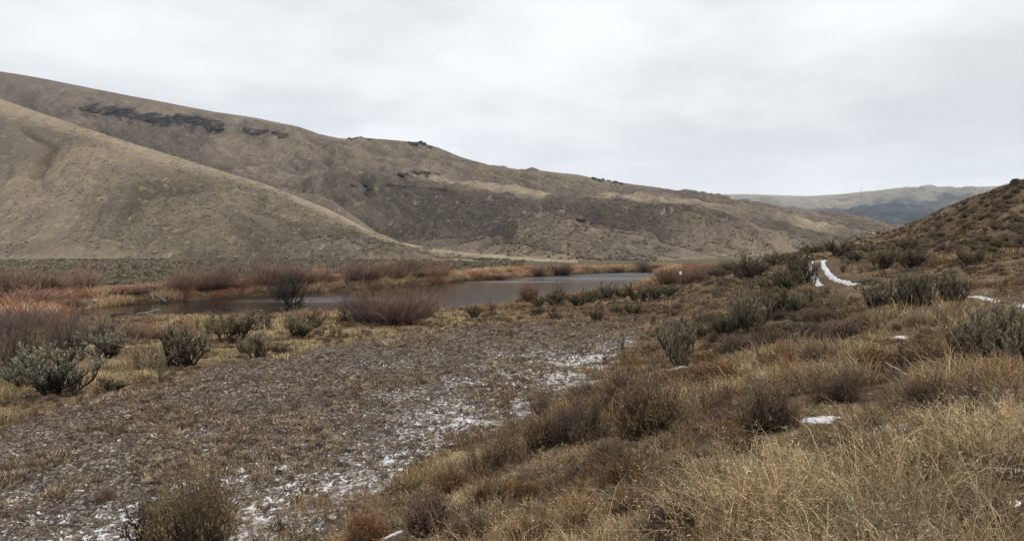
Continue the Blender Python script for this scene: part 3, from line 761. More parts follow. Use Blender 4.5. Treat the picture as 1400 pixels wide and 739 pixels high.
GL = 'shrubs between the gravel flat and the river'
GFB = 'willows along the far river bank'
GSH = 'sagebrush along the near shore'
GMS = 'sagebrush on the slope beside the track'
GRH = 'sagebrush on the right hillside'
GFS = 'brush on the near slope'
S = [
 # left shrub belt
 ('sage', 75, 541, 80, 112, 'large silvery green sagebrush at the left edge of the gravel flat', GL),
 ('sage', 32, 528, 45, 60, 'small grey sagebrush leaning against the left of the large silvery one', GL),
 ('willow_dark', 28, 500, 95, 95, 'dark upright willow thicket rising behind the large silvery sagebrush', GL),
 ('willow_dark', -30, 520, 110, 100, 'dark willow thicket cut off by the left picture edge', GL),
 ('willow_dark', 88, 478, 62, 75, 'purple brown willow just right of the dark upright willow thicket', GL),
 ('willow_dark', 138, 468, 42, 85, 'purple brown willow behind the round grey sagebrush', GL),
 ('sage', 150, 489, 42, 62, 'round grey sagebrush between the large silvery one and the pale bare shrub', GL),
 ('bare', 195, 506, 56, 82, 'pale bare shrub with branches fanned above the small black stump', GL),
 ('sage_twiggy', 252, 501, 58, 76, 'gnarled sagebrush with a dark trunk right of the pale bare shrub', GL),
 ('snag', 219, 521, 24, 15, 'small black stump of a shrub at the grassy edge below the pale bare shrub', GL),
 ('sage_dark', 155, 533, 18, 40, 'low dark sagebrush on the edge of the gravel beside the large silvery one', GL),
 ('sage_dark', 322, 468, 44, 72, 'black branched sagebrush spreading low beside golden grass near the river', GL),
 ('snag', 366, 452, 30, 32, 'black leaning dead branches between the spreading sagebrush and the small willow tree', GL),
 ('tree', 398, 428, 52, 58, 'small bare willow tree standing alone on the near river bank', None),
 ('sage_dark', 408, 462, 34, 40, 'dark sagebrush with a thin trunk below the small willow tree', GL),
 ('snag', 430, 448, 28, 42, 'black twiggy shrub right below the small willow tree', GL),
 ('willow_purple', 535, 442, 56, 128, 'big round red brown willow on the near river bank', None),
 ('willow_dark', 495, 441, 46, 62, 'dark willow stems merging with the left flank of the big round willow', GL),
 ('willow_purple', 580, 434, 36, 44, 'low willow at the right foot of the big round willow', GL),
 ('snag', 471, 441, 44, 18, 'tall thin dark shrub at the left end of the big round willow', GL),
 ('sage_twiggy', 352, 489, 36, 46, 'brown grey shrub in pale grass below the spreading black sagebrush', GL),
 ('sage_dark', 384, 484, 17, 24, 'very low dark shrub right of the brown grey one in pale grass', GL),
 ('sage_dark', 335, 482, 20, 26, 'low dark shrub left of the brown grey one in pale grass', GL),
 ('bare', 410, 440, 30, 44, 'thin pale twigs standing in grass behind the dark thin trunked sagebrush', GL),
 ('willow_red', 226, 462, 22, 60, 'red willow twigs at the water edge behind the gnarled sagebrush', GL),
 ('willow_purple', 185, 462, 28, 60, 'purple willow twigs at the water edge behind the pale bare shrub', GL),
 ('willow_purple', 60, 447, 30, 80, 'purple willow behind the orange reeds of the marsh, nearer the water', GL),
 ('willow_dark', 5, 452, 32, 80, 'purple willow at the left picture edge in the marsh', GL),
 ('sage_dark', 648, 434, 18, 24, 'low dark sagebrush at the shore first right of the big round willow', GSH),
 ('snag', 672, 432, 24, 18, 'spiky dark dead shrub at the shore beyond the top of the gravel flat', GSH),
 ('willow_red', 722, 412, 28, 34, 'small bright red willow standing against the water', None),
 ('willow_red', 766, 410, 25, 30, 'small faint red willow against the water, right of the brighter one', None),
 ('sage_dark', 737, 420, 16, 20, 'dark leaning sagebrush left end of the row under the two red willows', GSH),
 ('sage_dark', 758, 417, 20, 26, 'dark sagebrush under the faint red willow', GSH),
 ('sage_dark', 788, 418, 19, 28, 'rounded grey sagebrush right of the two red willows on the shore', GSH),
 ('sage_dark', 806, 413, 18, 26, 'dark sagebrush on the shore between two rounded grey ones', GSH),
 ('sage', 828, 409, 24, 36, 'taller grey sagebrush on the shore in the middle of the row', GSH),
 ('sage_dark', 850, 408, 17, 24, 'small dark sagebrush on the shore left of the big bushy dark one', GSH),
 ('sage_dark', 873, 413, 26, 36, 'big bushy dark sagebrush on the shore near the orange reeds point', GSH),
 ('sage_dark', 896, 411, 24, 30, 'dark sagebrush on the shore right of the big bushy one', GSH),
 ('sage_dark', 915, 404, 14, 30, 'low sagebrush on the shore below the red willows of the point', GSH),
 ('sage_dark', 735, 431, 12, 24, 'low dark sagebrush at the top edge of the gravel flat, below the leaning one', GSH),
 ('snag', 757, 436, 18, 24, 'spiky sagebrush standing on the top edge of the gravel flat', GSH),
 ('sage_dark', 843, 430, 16, 22, 'round dark sagebrush at the far right corner of the gravel flat', GSH),
 ('sage_dark', 864, 430, 16, 24, 'round dark sagebrush just right of its twin at the corner of the gravel', GSH),
 ('sage_dark', 816, 440, 18, 20, 'upright dark sagebrush on the far gravel below the shoreline row', GSH),
 ('snag', 851, 478, 24, 15, 'small black snag standing on snowy gravel near the slope', None),
 ('snag', 826, 493, 16, 14, 'very small black snag on the gravel, nearer than the taller snag', None),
 ('snag', 893, 446, 15, 16, 'small dark dead shrub at the foot of the slope behind the black snag', None),
 # centre slope
 ('snag', 908, 477, 42, 26, 'tall narrow black shrub at the foot of the slope', GMS),
 ('sage_twiggy', 932, 467, 34, 42, 'pale twiggy sagebrush right behind the tall narrow black shrub', GMS),
 ('sage_twiggy', 931, 502, 56, 58, 'black branched sagebrush with snow at its foot, at the foot of the slope', GMS),
 ('sage_twiggy', 982, 462, 32, 40, 'pale green sagebrush left of the tallest one on the mid slope', GMS),
 ('sage_twiggy', 1020, 456, 56, 64, 'tall pale sagebrush with dark trunks in the middle of the slope', GMS),
 ('sage_dark', 995, 458, 26, 44, 'low dark sagebrush at the left foot of the tall pale one', GMS),
 ('sage_dark', 1060, 433, 42, 46, 'dark sagebrush above and right of the tall pale one', GMS),
 ('sage_dark', 1025, 382, 32, 58, 'wide dark sagebrush near the shoulder of the slope, left of the track', GMS),
 ('sage_dark', 1046, 400, 22, 24, 'compact dark sagebrush below the wide dark one', GMS),
 ('sage_dark', 1094, 388, 40, 44, 'dense dark sagebrush just left of the snowy ruts', GMS),
 ('sage_dark', 1075, 396, 30, 40, 'olive sagebrush at the left foot of the dense one beside the ruts', GMS),
 ('snag', 1114, 388, 28, 16, 'upright dark stems at the lower end of the left snowy rut', GMS),
 ('sage_dark', 1108, 413, 20, 22, 'small dark sagebrush below the lower end of the ruts', GMS),
 ('sage_twiggy', 1088, 425, 26, 40, 'grey sagebrush on the slope between the ruts and the tall pale sagebrush', GMS),
 ('sage_dark', 1062, 362, 17, 38, 'sagebrush on the shoulder skyline left of the ruts', GMS),
 ('sage_dark', 1084, 356, 12, 26, 'small sagebrush on the shoulder skyline nearest the left of the ruts', GMS),
 ('sage_dark', 1000, 372, 14, 32, 'low sagebrush at the left end of the shoulder skyline', GMS),
 ('sage_dark', 985, 378, 12, 30, 'low sagebrush sloping down towards the purple willows', GMS),
 # behind the track
 ('sage_dark', 1110, 346, 13, 34, 'small sagebrush on the skyline right above the snowy ruts', GRH),
 ('sage_dark', 1149, 350, 22, 40, 'round sagebrush above the bend of the ruts', GRH),
 ('sage_dark', 1168, 357, 14, 24, 'small dark sagebrush right of the round one above the bend', GRH),
 ('sage_dark', 1186, 345, 11, 20, 'low sagebrush on the slope behind the small dark one above the bend', GRH),
 ('sage_twiggy', 1153, 372, 12, 11, 'little brown shrub alone beside the bend of the right rut', GRH),
 ('sage_dark', 1208, 368, 28, 42, 'left half of a long pair of dark sagebrush above the track', GRH),
 ('sage_dark', 1246, 367, 26, 44, 'right half of a long pair of dark sagebrush above the track', GRH),
 ('sage_dark', 1240, 343, 16, 32, 'dark sagebrush directly above the long pair', GRH),
 ('sage_dark', 1326, 363, 23, 36, 'dark sagebrush on the right hillside above the boulder in the grass', GRH),
 ('snag', 1315, 368, 14, 12, 'small spiky shrub at the left foot of the dark sagebrush above the boulder', GRH),
 ('sage_dark', 1357, 346, 10, 16, 'tiny dark shrub right of the dark sagebrush above the boulder', GRH),
 ('sage_dark', 1384, 340, 9, 20, 'small dark shrub by the right picture edge on the hillside', GRH),
 ('sage_dark', 1188, 388, 8, 26, 'low brown shrub in grass just above the track', GRH),
 # row in front of the track
 ('bare', 1143, 425, 44, 54, 'thin fan of bare twigs in the row before the track, first on its left', GMS),
 ('sage_twiggy', 1198, 424, 42, 58, 'spreading sagebrush in the row before the track, right of the bare fan', GMS),
 ('sage_twiggy', 1238, 423, 50, 48, 'tall upright sagebrush in the middle of the row before the track', GMS),
 ('sage_twiggy', 1264, 421, 48, 42, 'tall upright sagebrush just left of the boulder and behind pale grass', GMS),
 ('sage_twiggy', 1303, 417, 44, 50, 'wide branching sagebrush at the right end of the row before the track', GMS),
 ('sage_twiggy', 1332, 498, 72, 78, 'large twiggy sagebrush left of the biggest one at the right edge', GMS),
 ('sage_twiggy', 1385, 512, 98, 104, 'biggest sagebrush, dark and dense, at the right picture edge', GMS),
 ('sage_twiggy', 1360, 470, 50, 70, 'grey sagebrush standing behind the biggest one at the right edge', GMS),
 # near slope brush
 ('brush_purple', 1048, 590, 54, 76, 'dark purple brown bush in pale grass in the middle of the near slope', GFS),
 ('brush_rust', 985, 530, 38, 74, 'rust coloured bush with a dark foot right of the brighter orange one', GFS),
 ('brush_rust', 922, 532, 32, 60, 'bright orange bush below the black branched sagebrush with snow', GFS),
 ('brush_rust', 1065, 507, 38, 66, 'brown orange bush above the dark purple brown bush', GFS),
 ('brush_purple', 1118, 500, 34, 60, 'purple grey bush right of the brown orange bush', GFS),
 ('brush_purple', 1155, 462, 26, 60, 'low purple grey bush under the bare fan of twigs', GFS),
 ('brush_purple', 1110, 462, 22, 48, 'low purple bush left of the one under the bare fan', GFS),
 ('brush_rust', 1192, 508, 36, 70, 'orange brown bush with dead branches poking out of it', GFS),
 ('snag', 1232, 505, 36, 30, 'black dead branches leaning in golden grass left of the large twiggy sagebrush', GFS),
 ('brush_purple', 795, 604, 64, 84, 'dark brown bush at the edge where the slope meets the gravel', GFS),
 ('brush_brown', 738, 612, 56, 84, 'brown bush just left of the dark one at the gravel edge', GFS),
 ('brush_brown', 684, 640, 52, 84, 'brown bush two steps left of the dark one at the gravel edge', GFS),
 ('brush_brown', 880, 600, 62, 90, 'tan brown bush right of the dark one at the gravel edge', GFS),
 ('brush_purple', 850, 560, 40, 66, 'purple brown bush above the tan brown one at the gravel edge', GFS),
 ('brush_purple', 838, 634, 34, 50, 'small purple bush in front of the tan brown one', GFS),
 ('brush_rust', 672, 690, 38, 64, 'orange bush beside the snow patch near the bottom of the picture', GFS),
 ('brush_rust', 718, 684, 34, 56, 'orange bush right of the first orange one by the snow patch', GFS),
 ('brush_rust', 620, 672, 34, 54, 'orange bush above the snow patch at the slope foot', GFS),
 ('brush_purple', 592, 724, 52, 74, 'dark reddish brown bush between the two lowest snow patches', GFS),
 ('brush_brown', 638, 742, 48, 80, 'brown bush on the bottom edge right of the snow patches', GFS),
 ('brush_rust', 500, 742, 40, 70, 'rusty low bush on the bottom edge left of the snow patches', GFS),
 ('brush_purple', 920, 745, 62, 100, 'dark bush almost buried in pale grass on the bottom edge', GFS),
 ('brush_rust', 862, 590, 26, 40, 'tiny rust bush poking out of the purple bush thicket', GFS),
 ('brush_rust', 866, 700, 26, 60, 'rust tinted low bush in pale grass near the bottom', GFS),
 ('brush_purple', 1010, 480, 24, 56, 'low purple brown bush below the tall pale sagebrush', GFS),
 ('brush_rust', 960, 500, 22, 50, 'small brown bush right of the black branched sagebrush with snow', GFS),
 ('brush_purple', 1060, 470, 24, 50, 'low dark purple bush below the dark sagebrush of the mid slope', GFS),
 ('brush_purple', 745, 566, 26, 44, 'dark low bush at the upper gravel edge above the brown one', GFS),
 ('brush_brown', 800, 548, 28, 56, 'brown low bush along the upper gravel edge', GFS),
 ('brush_purple', 1348, 572, 44, 74, 'purple brown bush below the biggest sagebrush at the right edge', GFS),
 ('brush_brown', 1275, 558, 34, 60, 'brown bush above the bright snow patch, left of the purple one at the right edge', GFS),
 ('brush_purple', 1190, 668, 46, 78, 'dark bush in the hollow between the two halves of the tall golden stand', GFS),
 ('brush_brown', 1345, 725, 44, 90, 'brown bush low in the bottom right corner', GFS),
 ('brush_purple', 1150, 548, 34, 60, 'dark low bush between the dark purple bush and the bright snow patch', GFS),
 ('brush_rust', 1010, 622, 34, 60, 'rusty low bush in grass below the dark purple brown bush', GFS),
 ('brush_rust', 860, 660, 30, 60, 'rusty low bush in grass below the small purple bush', GFS),
 ('brush_purple', 1290, 600, 26, 60, 'low dark bush just above the snow patch right of the golden grass', GFS),
 # gravel flat
 ('brush_olive', 268, 752, 112, 126, 'big olive topped bush on the gravel at the bottom of the picture', None),
 ('snag', 196, 750, 68, 70, 'black twiggy shrub left of the big olive topped bush', None),
 ('brush_olive', 222, 748, 78, 56, 'smaller olive topped bush joined to the left of the big one', None),
 ('snag', 385, 724, 20, 26, 'small black shrub on snow right of the big olive topped bush', None),
 ('brush_purple', 146, 684, 20, 32, 'low dark tuft of a bush on gravel up left of the olive bush', None),
 ('brush_brown', 100, 540, 14, 30, 'low brown bush at the right foot of the large silvery sagebrush', GL),
 # far bank
 ('willow_purple', 118, 404, 36, 58, 'round purple willow on the far bank behind the pale rocks', GFB),
 ('willow_purple', 55, 402, 30, 80, 'low purple willow on the far bank left of the round one', GFB),
 ('willow_purple', 5, 408, 40, 80, 'purple willow on the far bank at the left picture edge', GFB),
 ('willow_red', 35, 420, 28, 90, 'red willow twigs in the marsh above the orange reeds', GFB),
 ('willow_red', 100, 420, 18, 60, 'low red willow twigs in front of the round purple willow', GFB),
 ('willow_purple', 246, 403, 36, 56, 'purple willow on the far bank right above the white snag', GFB),
 ('willow_purple', 282, 399, 30, 50, 'purple willow on the far bank right of the one above the white snag', GFB),
 ('willow_purple', 312, 396, 30, 50, 'reddish willow on the far bank left of the tallest far willow', GFB),
 ('willow_purple', 362, 394, 34, 70, 'tallest reddish willow on the far bank behind the small willow tree', GFB),
 ('willow_purple', 398, 391, 28, 46, 'reddish willow on the far bank right behind the small willow tree', GFB),
 ('willow_red', 440, 388, 20, 50, 'low reddish willow on the far bank between two taller clumps', GFB),
 ('willow_purple', 482, 386, 25, 56, 'reddish willow on the far bank above the left of the big round willow', GFB),
 ('willow_red', 520, 384, 20, 46, 'low red willow on the far bank directly above the big round willow', GFB),
 ('willow_purple', 556, 381, 26, 56, 'purple willow on the far bank above the right of the big round willow', GFB),
 ('willow_purple', 600, 379, 20, 50, 'last purple willow of the long row on the far bank, at its right end', GFB),
 ('willow_red', 180, 402, 14, 60, 'low willow strip on the far bank between the two purple willows', GFB),
 ('willow_red', 676, 379.5, 8, 40, 'very low red twigs on the far bank in the gap of the row', GFB),
 ('willow_purple', 733, 376, 16, 36, 'left willow of the far clump in the middle of the far bank', GFB),
 ('willow_purple', 765, 375, 18, 46, 'right and larger willow of the far clump in the middle of the far bank', GFB),
 ('willow_purple', 806, 372, 10, 26, 'small willow of the far bank right of the far clump', GFB),
 ('willow_red', 845, 371, 8, 40, 'low orange red twigs on the far bank near the bright water', GFB),
 ('willow_dark', 878, 369, 14, 30, 'dark willow at the far end of the river', GFB),
 ('willow_dark', 897, 369, 9, 34, 'low dark willow right of the dark one at the far end of the river', GFB),
 ('willow_red', 912, 389, 26, 46, 'red willow on the point of the near bank, nearer the water', None),
 ('willow_red', 938, 388, 24, 44, 'red willow on the point behind the small white sign', None),
 ('willow_red', 958, 384, 18, 30, 'red willow on the point at its right end', None),
 ('willow_dark', 968, 379, 17, 44, 'dark purple willow beyond the slope right of the red willows', None),
 ('willow_dark', 996, 372, 17, 34, 'small dark purple willow touching the shoulder of the slope', None),
]
for q_ in range(14):
    p_ = 208 + q_ * 30
    S.append(('willow_red' if q_ % 3 else 'willow_purple', p_, np.interp(p_, [200, 300, 400, 500, 620], [403, 398, 393, 386, 380]) - 4, 13 + 3 * (q_ % 4), 46, 'low wispy willow filling a gap in the long row on the far bank', 'low willows filling the far bank row'))
for e in S:
    e = list(e)
    if e[6] == GFB and 190 < e[1] < 620: e[2] -= 4; e[3] += 2
    elif e[6] == GL: e[3] *= .93; e[4] *= .96
    elif e[6] == GFB and e[1] <= 190 and e[0] == 'willow_purple': e[2] -= 3
    if e[6] == GFS and e[2] > 540 and e[1] > 840: e[3] *= 1.35; e[4] *= 1.1
    plant(*e)

# ------------------------------------------------------------------ scattered scrub and tufts
def clear_of_plants(x, y, k=.35):
    ok = np.ones(len(x), bool)
    for (a, b, w) in PLANTS:
        ok &= np.hypot(x - a, y - b) > w * k
    return ok

trk = []
for a, b in TRACK_PX:
    trk.append(hit(a, b)[:2])

# individual low bushes of the hillside and the slope that nothing tells apart
def scatter_individuals(n, x0, x1, y0, y1, kinds, size, label, group, test=None, seed=1):
    r = np.random.RandomState(seed); cnt = 0
    while cnt < n:
        px = r.uniform(x0, x1); py = r.uniform(y0, y1)
        if test and not test(px, py): continue
        x, y, z = hit(px, py)
        if y > 140: continue
        if linedist(trk, np.array([x]), np.array([y]))[0] < 1.6: continue
        if not clear_of_plants(np.array([x]), np.array([y]), .5)[0]: continue
        hm = r.uniform(*size); k = kinds[r.randint(len(kinds))]
        plant_at(k, (x, y, z - .03), hm, hm * r.uniform(1.5, 2.3), label, group, False)
        cnt += 1

skyr = lambda px: np.interp(px, [1100, 1215, 1300, 1350, 1400], [345, 314, 281, 264, 249])
scatter_individuals(120, 1150, 1410, 250, 345, ['sage_dark', 'brush_purple', 'brush_brown', 'brush_brown', 'sage_twiggy'], (.25, .55), 'low brown scrub bush among many on the right hillside',
                    'low scrub on the right hillside', lambda a, b: b > skyr(a) + 1.5, 5)
scatter_individuals(90, 900, 1150, 385, 470, ['brush_purple', 'brush_brown', 'sage_dark', 'sage_twiggy', 'brush_brown'], (.25, .5), 'low purple brown scrub bush among many on the middle slope',
                    'low scrub on the middle slope', lambda a, b: a > 905 + (b - 385) * .1, 6)

def tuft_mesh(x, y, z, size, ntri, c, rng, flat=.7, spike=.4, wd=None):
    """spiky little clumps: ntri pointed slivers through a dome of given size"""
    N = len(x)
    az = rng.rand(N, ntri) * 6.283; el = np.arccos(rng.rand(N, ntri) ** .8); rr = rng.rand(N, ntri) ** .5
    d = np.stack([np.cos(az) * np.sin(el), np.sin(az) * np.sin(el), np.cos(el) * flat], -1)
    s = size[:, None, None]
    ctr = np.stack([x, y, z], -1)[:, None] + d * s * (rr * .6)[..., None]
    side = unit(rng.randn(N, ntri, 3)); up = unit(d + [0, 0, .5] + rng.randn(N, ntri, 3) * .5)
    wd = .16 if wd is None else wd[:, None, None]
    a = ctr - side * s * wd; b = ctr + side * s * wd; t = ctr + up * s * spike
    V = np.stack([a, b, t], 2).reshape(-1, 3)
    T = np.arange(len(V)).reshape(-1, 3)
    k = (.7 + .6 * rng.rand(N, ntri))[..., None] * c[:, None]
    Cc = np.repeat(k.reshape(-1, 3), 3, 0)
    return V, T, Cc

def polar(n, r0, r1, power, rng, a0=-37, a1=37):
    """points whose density per square metre falls off as r**-power"""
    e = 2 - power; u = rng.rand(n)
    r = (r0 ** e + (r1 ** e - r0 ** e) * u) ** (1 / e) if abs(e) > 1e-6 else r0 * (r1 / r0) ** u
    a = np.radians(rng.uniform(a0, a1, n)); return np.sin(a) * r, np.cos(a) * r

pal = np.array([(.50, .365, .2), (.38, .265, .14), (.46, .365, .24), (.2, .13, .075), (.35, .2, .095), (.64, .51, .33), (.28, .24, .12)])

def gcolor(x, y, rng, kind='slope'):
    n = len(x); a = fbm(x / 3.1 + 5, y / 3.1, 3); b = fbm(x / 1.3 - 8, y / 1.3 + 2, 3)
    i = rng.choice(7, n, p=[.2, .24, .11, .22, .14, .05, .04])
    c = pal[i].copy()
    w = ss(.46, .6, a)[:, None]; c = c * (1 - w * .8) + np.array((.19, .115, .07)) * w * .8
    w = (ss(.58, .7, b) * .7)[:, None]; c = c * (1 - w) + np.array((.32, .2, .1)) * w
    w = ss(.42, .3, a)[:, None] * .6; c = c * (1 - w) + np.array((.44, .34, .2)) * w
    return c * (.55 + .75 * rng.rand(n))[:, None]

def blade_mesh(x, y, z, h, w, lean, laz, c, rng, curl=1.0):
    N = len(x); L = np.stack([np.cos(laz), np.sin(laz), np.zeros(N)], -1)
    fa = rng.rand(N) * 6.283; S_ = np.stack([np.cos(fa), np.sin(fa), np.zeros(N)], -1)
    B = np.stack([x, y, z], -1); h_ = h[:, None]; ln = lean[:, None]
    p1 = B + L * h_ * ln * .22 + [0, 0, 1] * (h_ * .42)
    p2 = B + L * h_ * ln * .62 + [0, 0, 1] * (h_ * .8)
    droop = (.12 * curl * (ln))
    p3 = B + L * h_ * ln * 1.15 + [0, 0, 1] * (h_ * (1 - droop))
    w = w[:, None] * .5
    V = np.stack([B - S_ * w, B + S_ * w, p1 - S_ * w, p1 + S_ * w, p2 - S_ * w * .8, p2 + S_ * w * .8, p3], 1)
    b = np.arange(N)[:, None] * 7
    q = np.concatenate([b + np.array([[0, 1, 3, 2]]), b + np.array([[2, 3, 5, 4]])]); t = b + np.array([[4, 5, 6]])
    C = np.repeat((c[:, None] * np.array([.6, .6, .9, .9, 1.08, 1.08, 1.12])[None, :, None]).reshape(-1, 3), 1, 0)  # roots darker than tips: shade near the ground painted into the blades
    return V.reshape(-1, 3), q, t, C, p3, L

class Acc:
    def __init__(s): s.V = []; s.q = []; s.t = []; s.C = []; s.n = 0
    def add(s, V, q, t, C):
        s.V.append(V); s.C.append(C)
        if q is not None: s.q.append(q + s.n)
        if t is not None: s.t.append(t + s.n)
        s.n += len(V)
    def build(s, name, mats, **p):
        me = mk(name, np.concatenate(s.V), tris=np.concatenate(s.t) if s.t else None, quads=np.concatenate(s.q) if s.q else None, mats=mats, cols={'col': np.concatenate(s.C)})
        return obj(name, me, **p)

SNOWP = [(540, 729, 36, 18), (628, 712, 38, 20), (653, 697, 16, 8), (1122, 577, 60, 11), (1224, 585, 54, 15), (1312, 629, 44, 15), (1384, 644, 46, 24), (1372, 690, 62, 13), (1371, 553, 26, 9),
         (1090, 455, 20, 3), (1232, 461, 18, 4), (712, 664, 18, 6), (1155, 603, 20, 4), (40, 540, 14, 6), (930, 503, 30, 5), (728, 716, 22, 6)]
snow_w = []
for (a, b, w, h) in SNOWP:
    x, y, z = hit(a, b); k = y / F
    snow_w.append((x, y, z, w * k * .5, min(max(h * k * .5 / max(.08, (ZC - z) / math.hypot(x, y)), w * k * .25), w * k * .9)))

def grass_slope():
    acc = Acc(); r = np.random.RandomState(91)
    # clumps
    m_ = 11000
    gx, gy = polar(m_, 3.0, 60, 1.25, r)
    gs_ = (.10 + .16 * r.rand(m_)) * (1 + np.hypot(gx, gy) / 60)
    gc = .5 + .85 * r.rand(m_)
    ii = np.repeat(np.arange(m_), 5); nn_ = len(ii)
    sx_ = gx[ii] + r.randn(nn_) * gs_[ii] * .55; sy_ = gy[ii] + r.randn(nn_) * gs_[ii] * .55
    x, y = polar(34000, 3.0, 120, 1.3, r)
    gh = np.concatenate([(.55 + .75 * r.rand(m_))[ii], np.full(len(x), .55)])
    gt = np.concatenate([gc[ii], np.full(len(x), .8)])
    x = np.concatenate([sx_, x]); y = np.concatenate([sy_, y]); n = len(x)
    rad = np.hypot(x, y)
    _, pl, br = zone(x, y)
    sd = sdist(RIVER, x, y)
    dens = fbm(x / 1.1, y / 1.1, 3)
    cid = np.concatenate([ii, m_ + np.arange(len(x) - nn_)]); cr = r.rand(cid.max() + 1)
    thin = cr[cid] < np.clip((rad / 15) ** 1.3, .12, 1)
    edge = np.exp(-np.clip(-plain_sd(x, y), 0, 99) / (.35 + rad * .022))
    keep = thin & ((pl < .35) | (r.rand(n) < edge * .5)) & (sd > .8) & (br < -1) & (linedist(trk, x, y) > np.where(rad < 200, 1.45, 0)) & (dens > .34) & ((fbm(x / 1.5 + 11, y / 1.5 - 4, 2) > .42) | (rad > 16) | (r.rand(n) < .25))
    for (a, b, z_, rx, ry) in snow_w:
        keep &= (((x - a) / (rx * 1.1)) ** 2 + ((y - b) / (ry * 1.25 + .05)) ** 2) > 1
        # shorter view corridor in front of each snow patch stays thin
    x, y, rad, gh, gt = x[keep], y[keep], rad[keep], gh[keep], gt[keep]; n = len(x)
    z = ground_z(x, y)
    c = gcolor(x, y, r)
    mead = (ss(22, 30, rad) * ss(4, -4, x) * .75)[:, None]
    c = (c * (1 - mead) + np.array((.56, .44, .25)) * (.6 + .6 * r.rand(n))[:, None] * mead) * (gt * np.where(rad < 14, 1.08, 1.12))[:, None]
    hgt = gh * (.12 + .32 * ss(.36, .74, fbm(x / 2.3 + 30, y / 2.3, 3))) * (.7 + .6 * r.rand(n))
    hgt *= np.where(rad > 30, .8, 1)
    cov = np.zeros(n)
    for (a, b, wd) in PLANTS:
        if math.hypot(a, b) > 60: continue
        # leave the plants room and keep the grass low on their near side
        u_ = np.hypot(a, b); ex, ey = a / u_, b / u_
        q = (x - a) * ex + (y - b) * ey; p_ = np.abs(-(x - a) * ey + (y - b) * ex)
        cov = np.maximum(cov, ((p_ < wd * .5) & (q < wd * .3) & (q > -wd * .5 - .03 * u_)) * .72)
    for (a, b, z_, rx, ry) in snow_w:
        u_ = np.hypot(a, b); ex, ey = a / u_, b / u_
        q = (x - a) * ex + (y - b) * ey; p_ = np.abs(-(x - a) * ey + (y - b) * ex)
        cov = np.maximum(cov, ((p_ < rx) & (q < 0) & (q > -ry - .05 * u_ - .35)) * .88)
    hgt *= 1 - cov
    nb = np.where(rad < 9, 30, np.where(rad < 20, 17, np.where(rad < 45, 10, 8)))
    idx = np.repeat(np.arange(n), nb); N = len(idx)
    sp = (.05 + .08 * r.rand(N)) * (1 + rad[idx] / 25)
    az = r.rand(N) * 6.283
    h = hgt[idx] * (.55 + .6 * r.rand(N))
    w = .0034 * (1 + np.maximum(rad[idx] - 4, 0) / 9) * (.7 + .6 * r.rand(N))
    cx = c[idx] * (.45 + 1.0 * r.rand(N))[:, None]
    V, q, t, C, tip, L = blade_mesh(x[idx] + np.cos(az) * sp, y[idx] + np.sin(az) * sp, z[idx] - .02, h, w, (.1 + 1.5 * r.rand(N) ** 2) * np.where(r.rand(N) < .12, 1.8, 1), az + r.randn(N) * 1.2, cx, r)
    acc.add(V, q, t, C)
    # seed heads, near ones only
    m = np.where((rad[idx] < 16) & (r.rand(N) < .5 * ss(.4, .55, fbm(x[idx] / .9, y[idx] / .9, 2))))[0]
    for rep in range(9):
        T_ = tip[m]; d = unit(L[m] * .4 + r.randn(len(m), 3) * .9 + [0, 0, -.15])
        o = T_ - (T_ - np.stack([x[idx[m]], y[idx[m]], z[idx[m]]], -1)) * (r.rand(len(m), 1) ** 1.5 * .34)
        Ls = .012 + .022 * r.rand(len(m))
        Vl, ql = leaves(o, d, Ls * (1 + rad[idx[m]] / 20), .0013 + .0012 * r.rand(len(m)) + rad[idx[m]] * .00012, r)
        acc.add(Vl, ql, None, np.repeat(np.minimum(cx[m] * .75 + np.array((.19, .16, .11)), .75), 4, 0))
    acc.build('dry_grass', [MGR], kind='stuff', label='dry straw coloured grass covering the near slope and the river meadow', category='grass')

grass_slope()

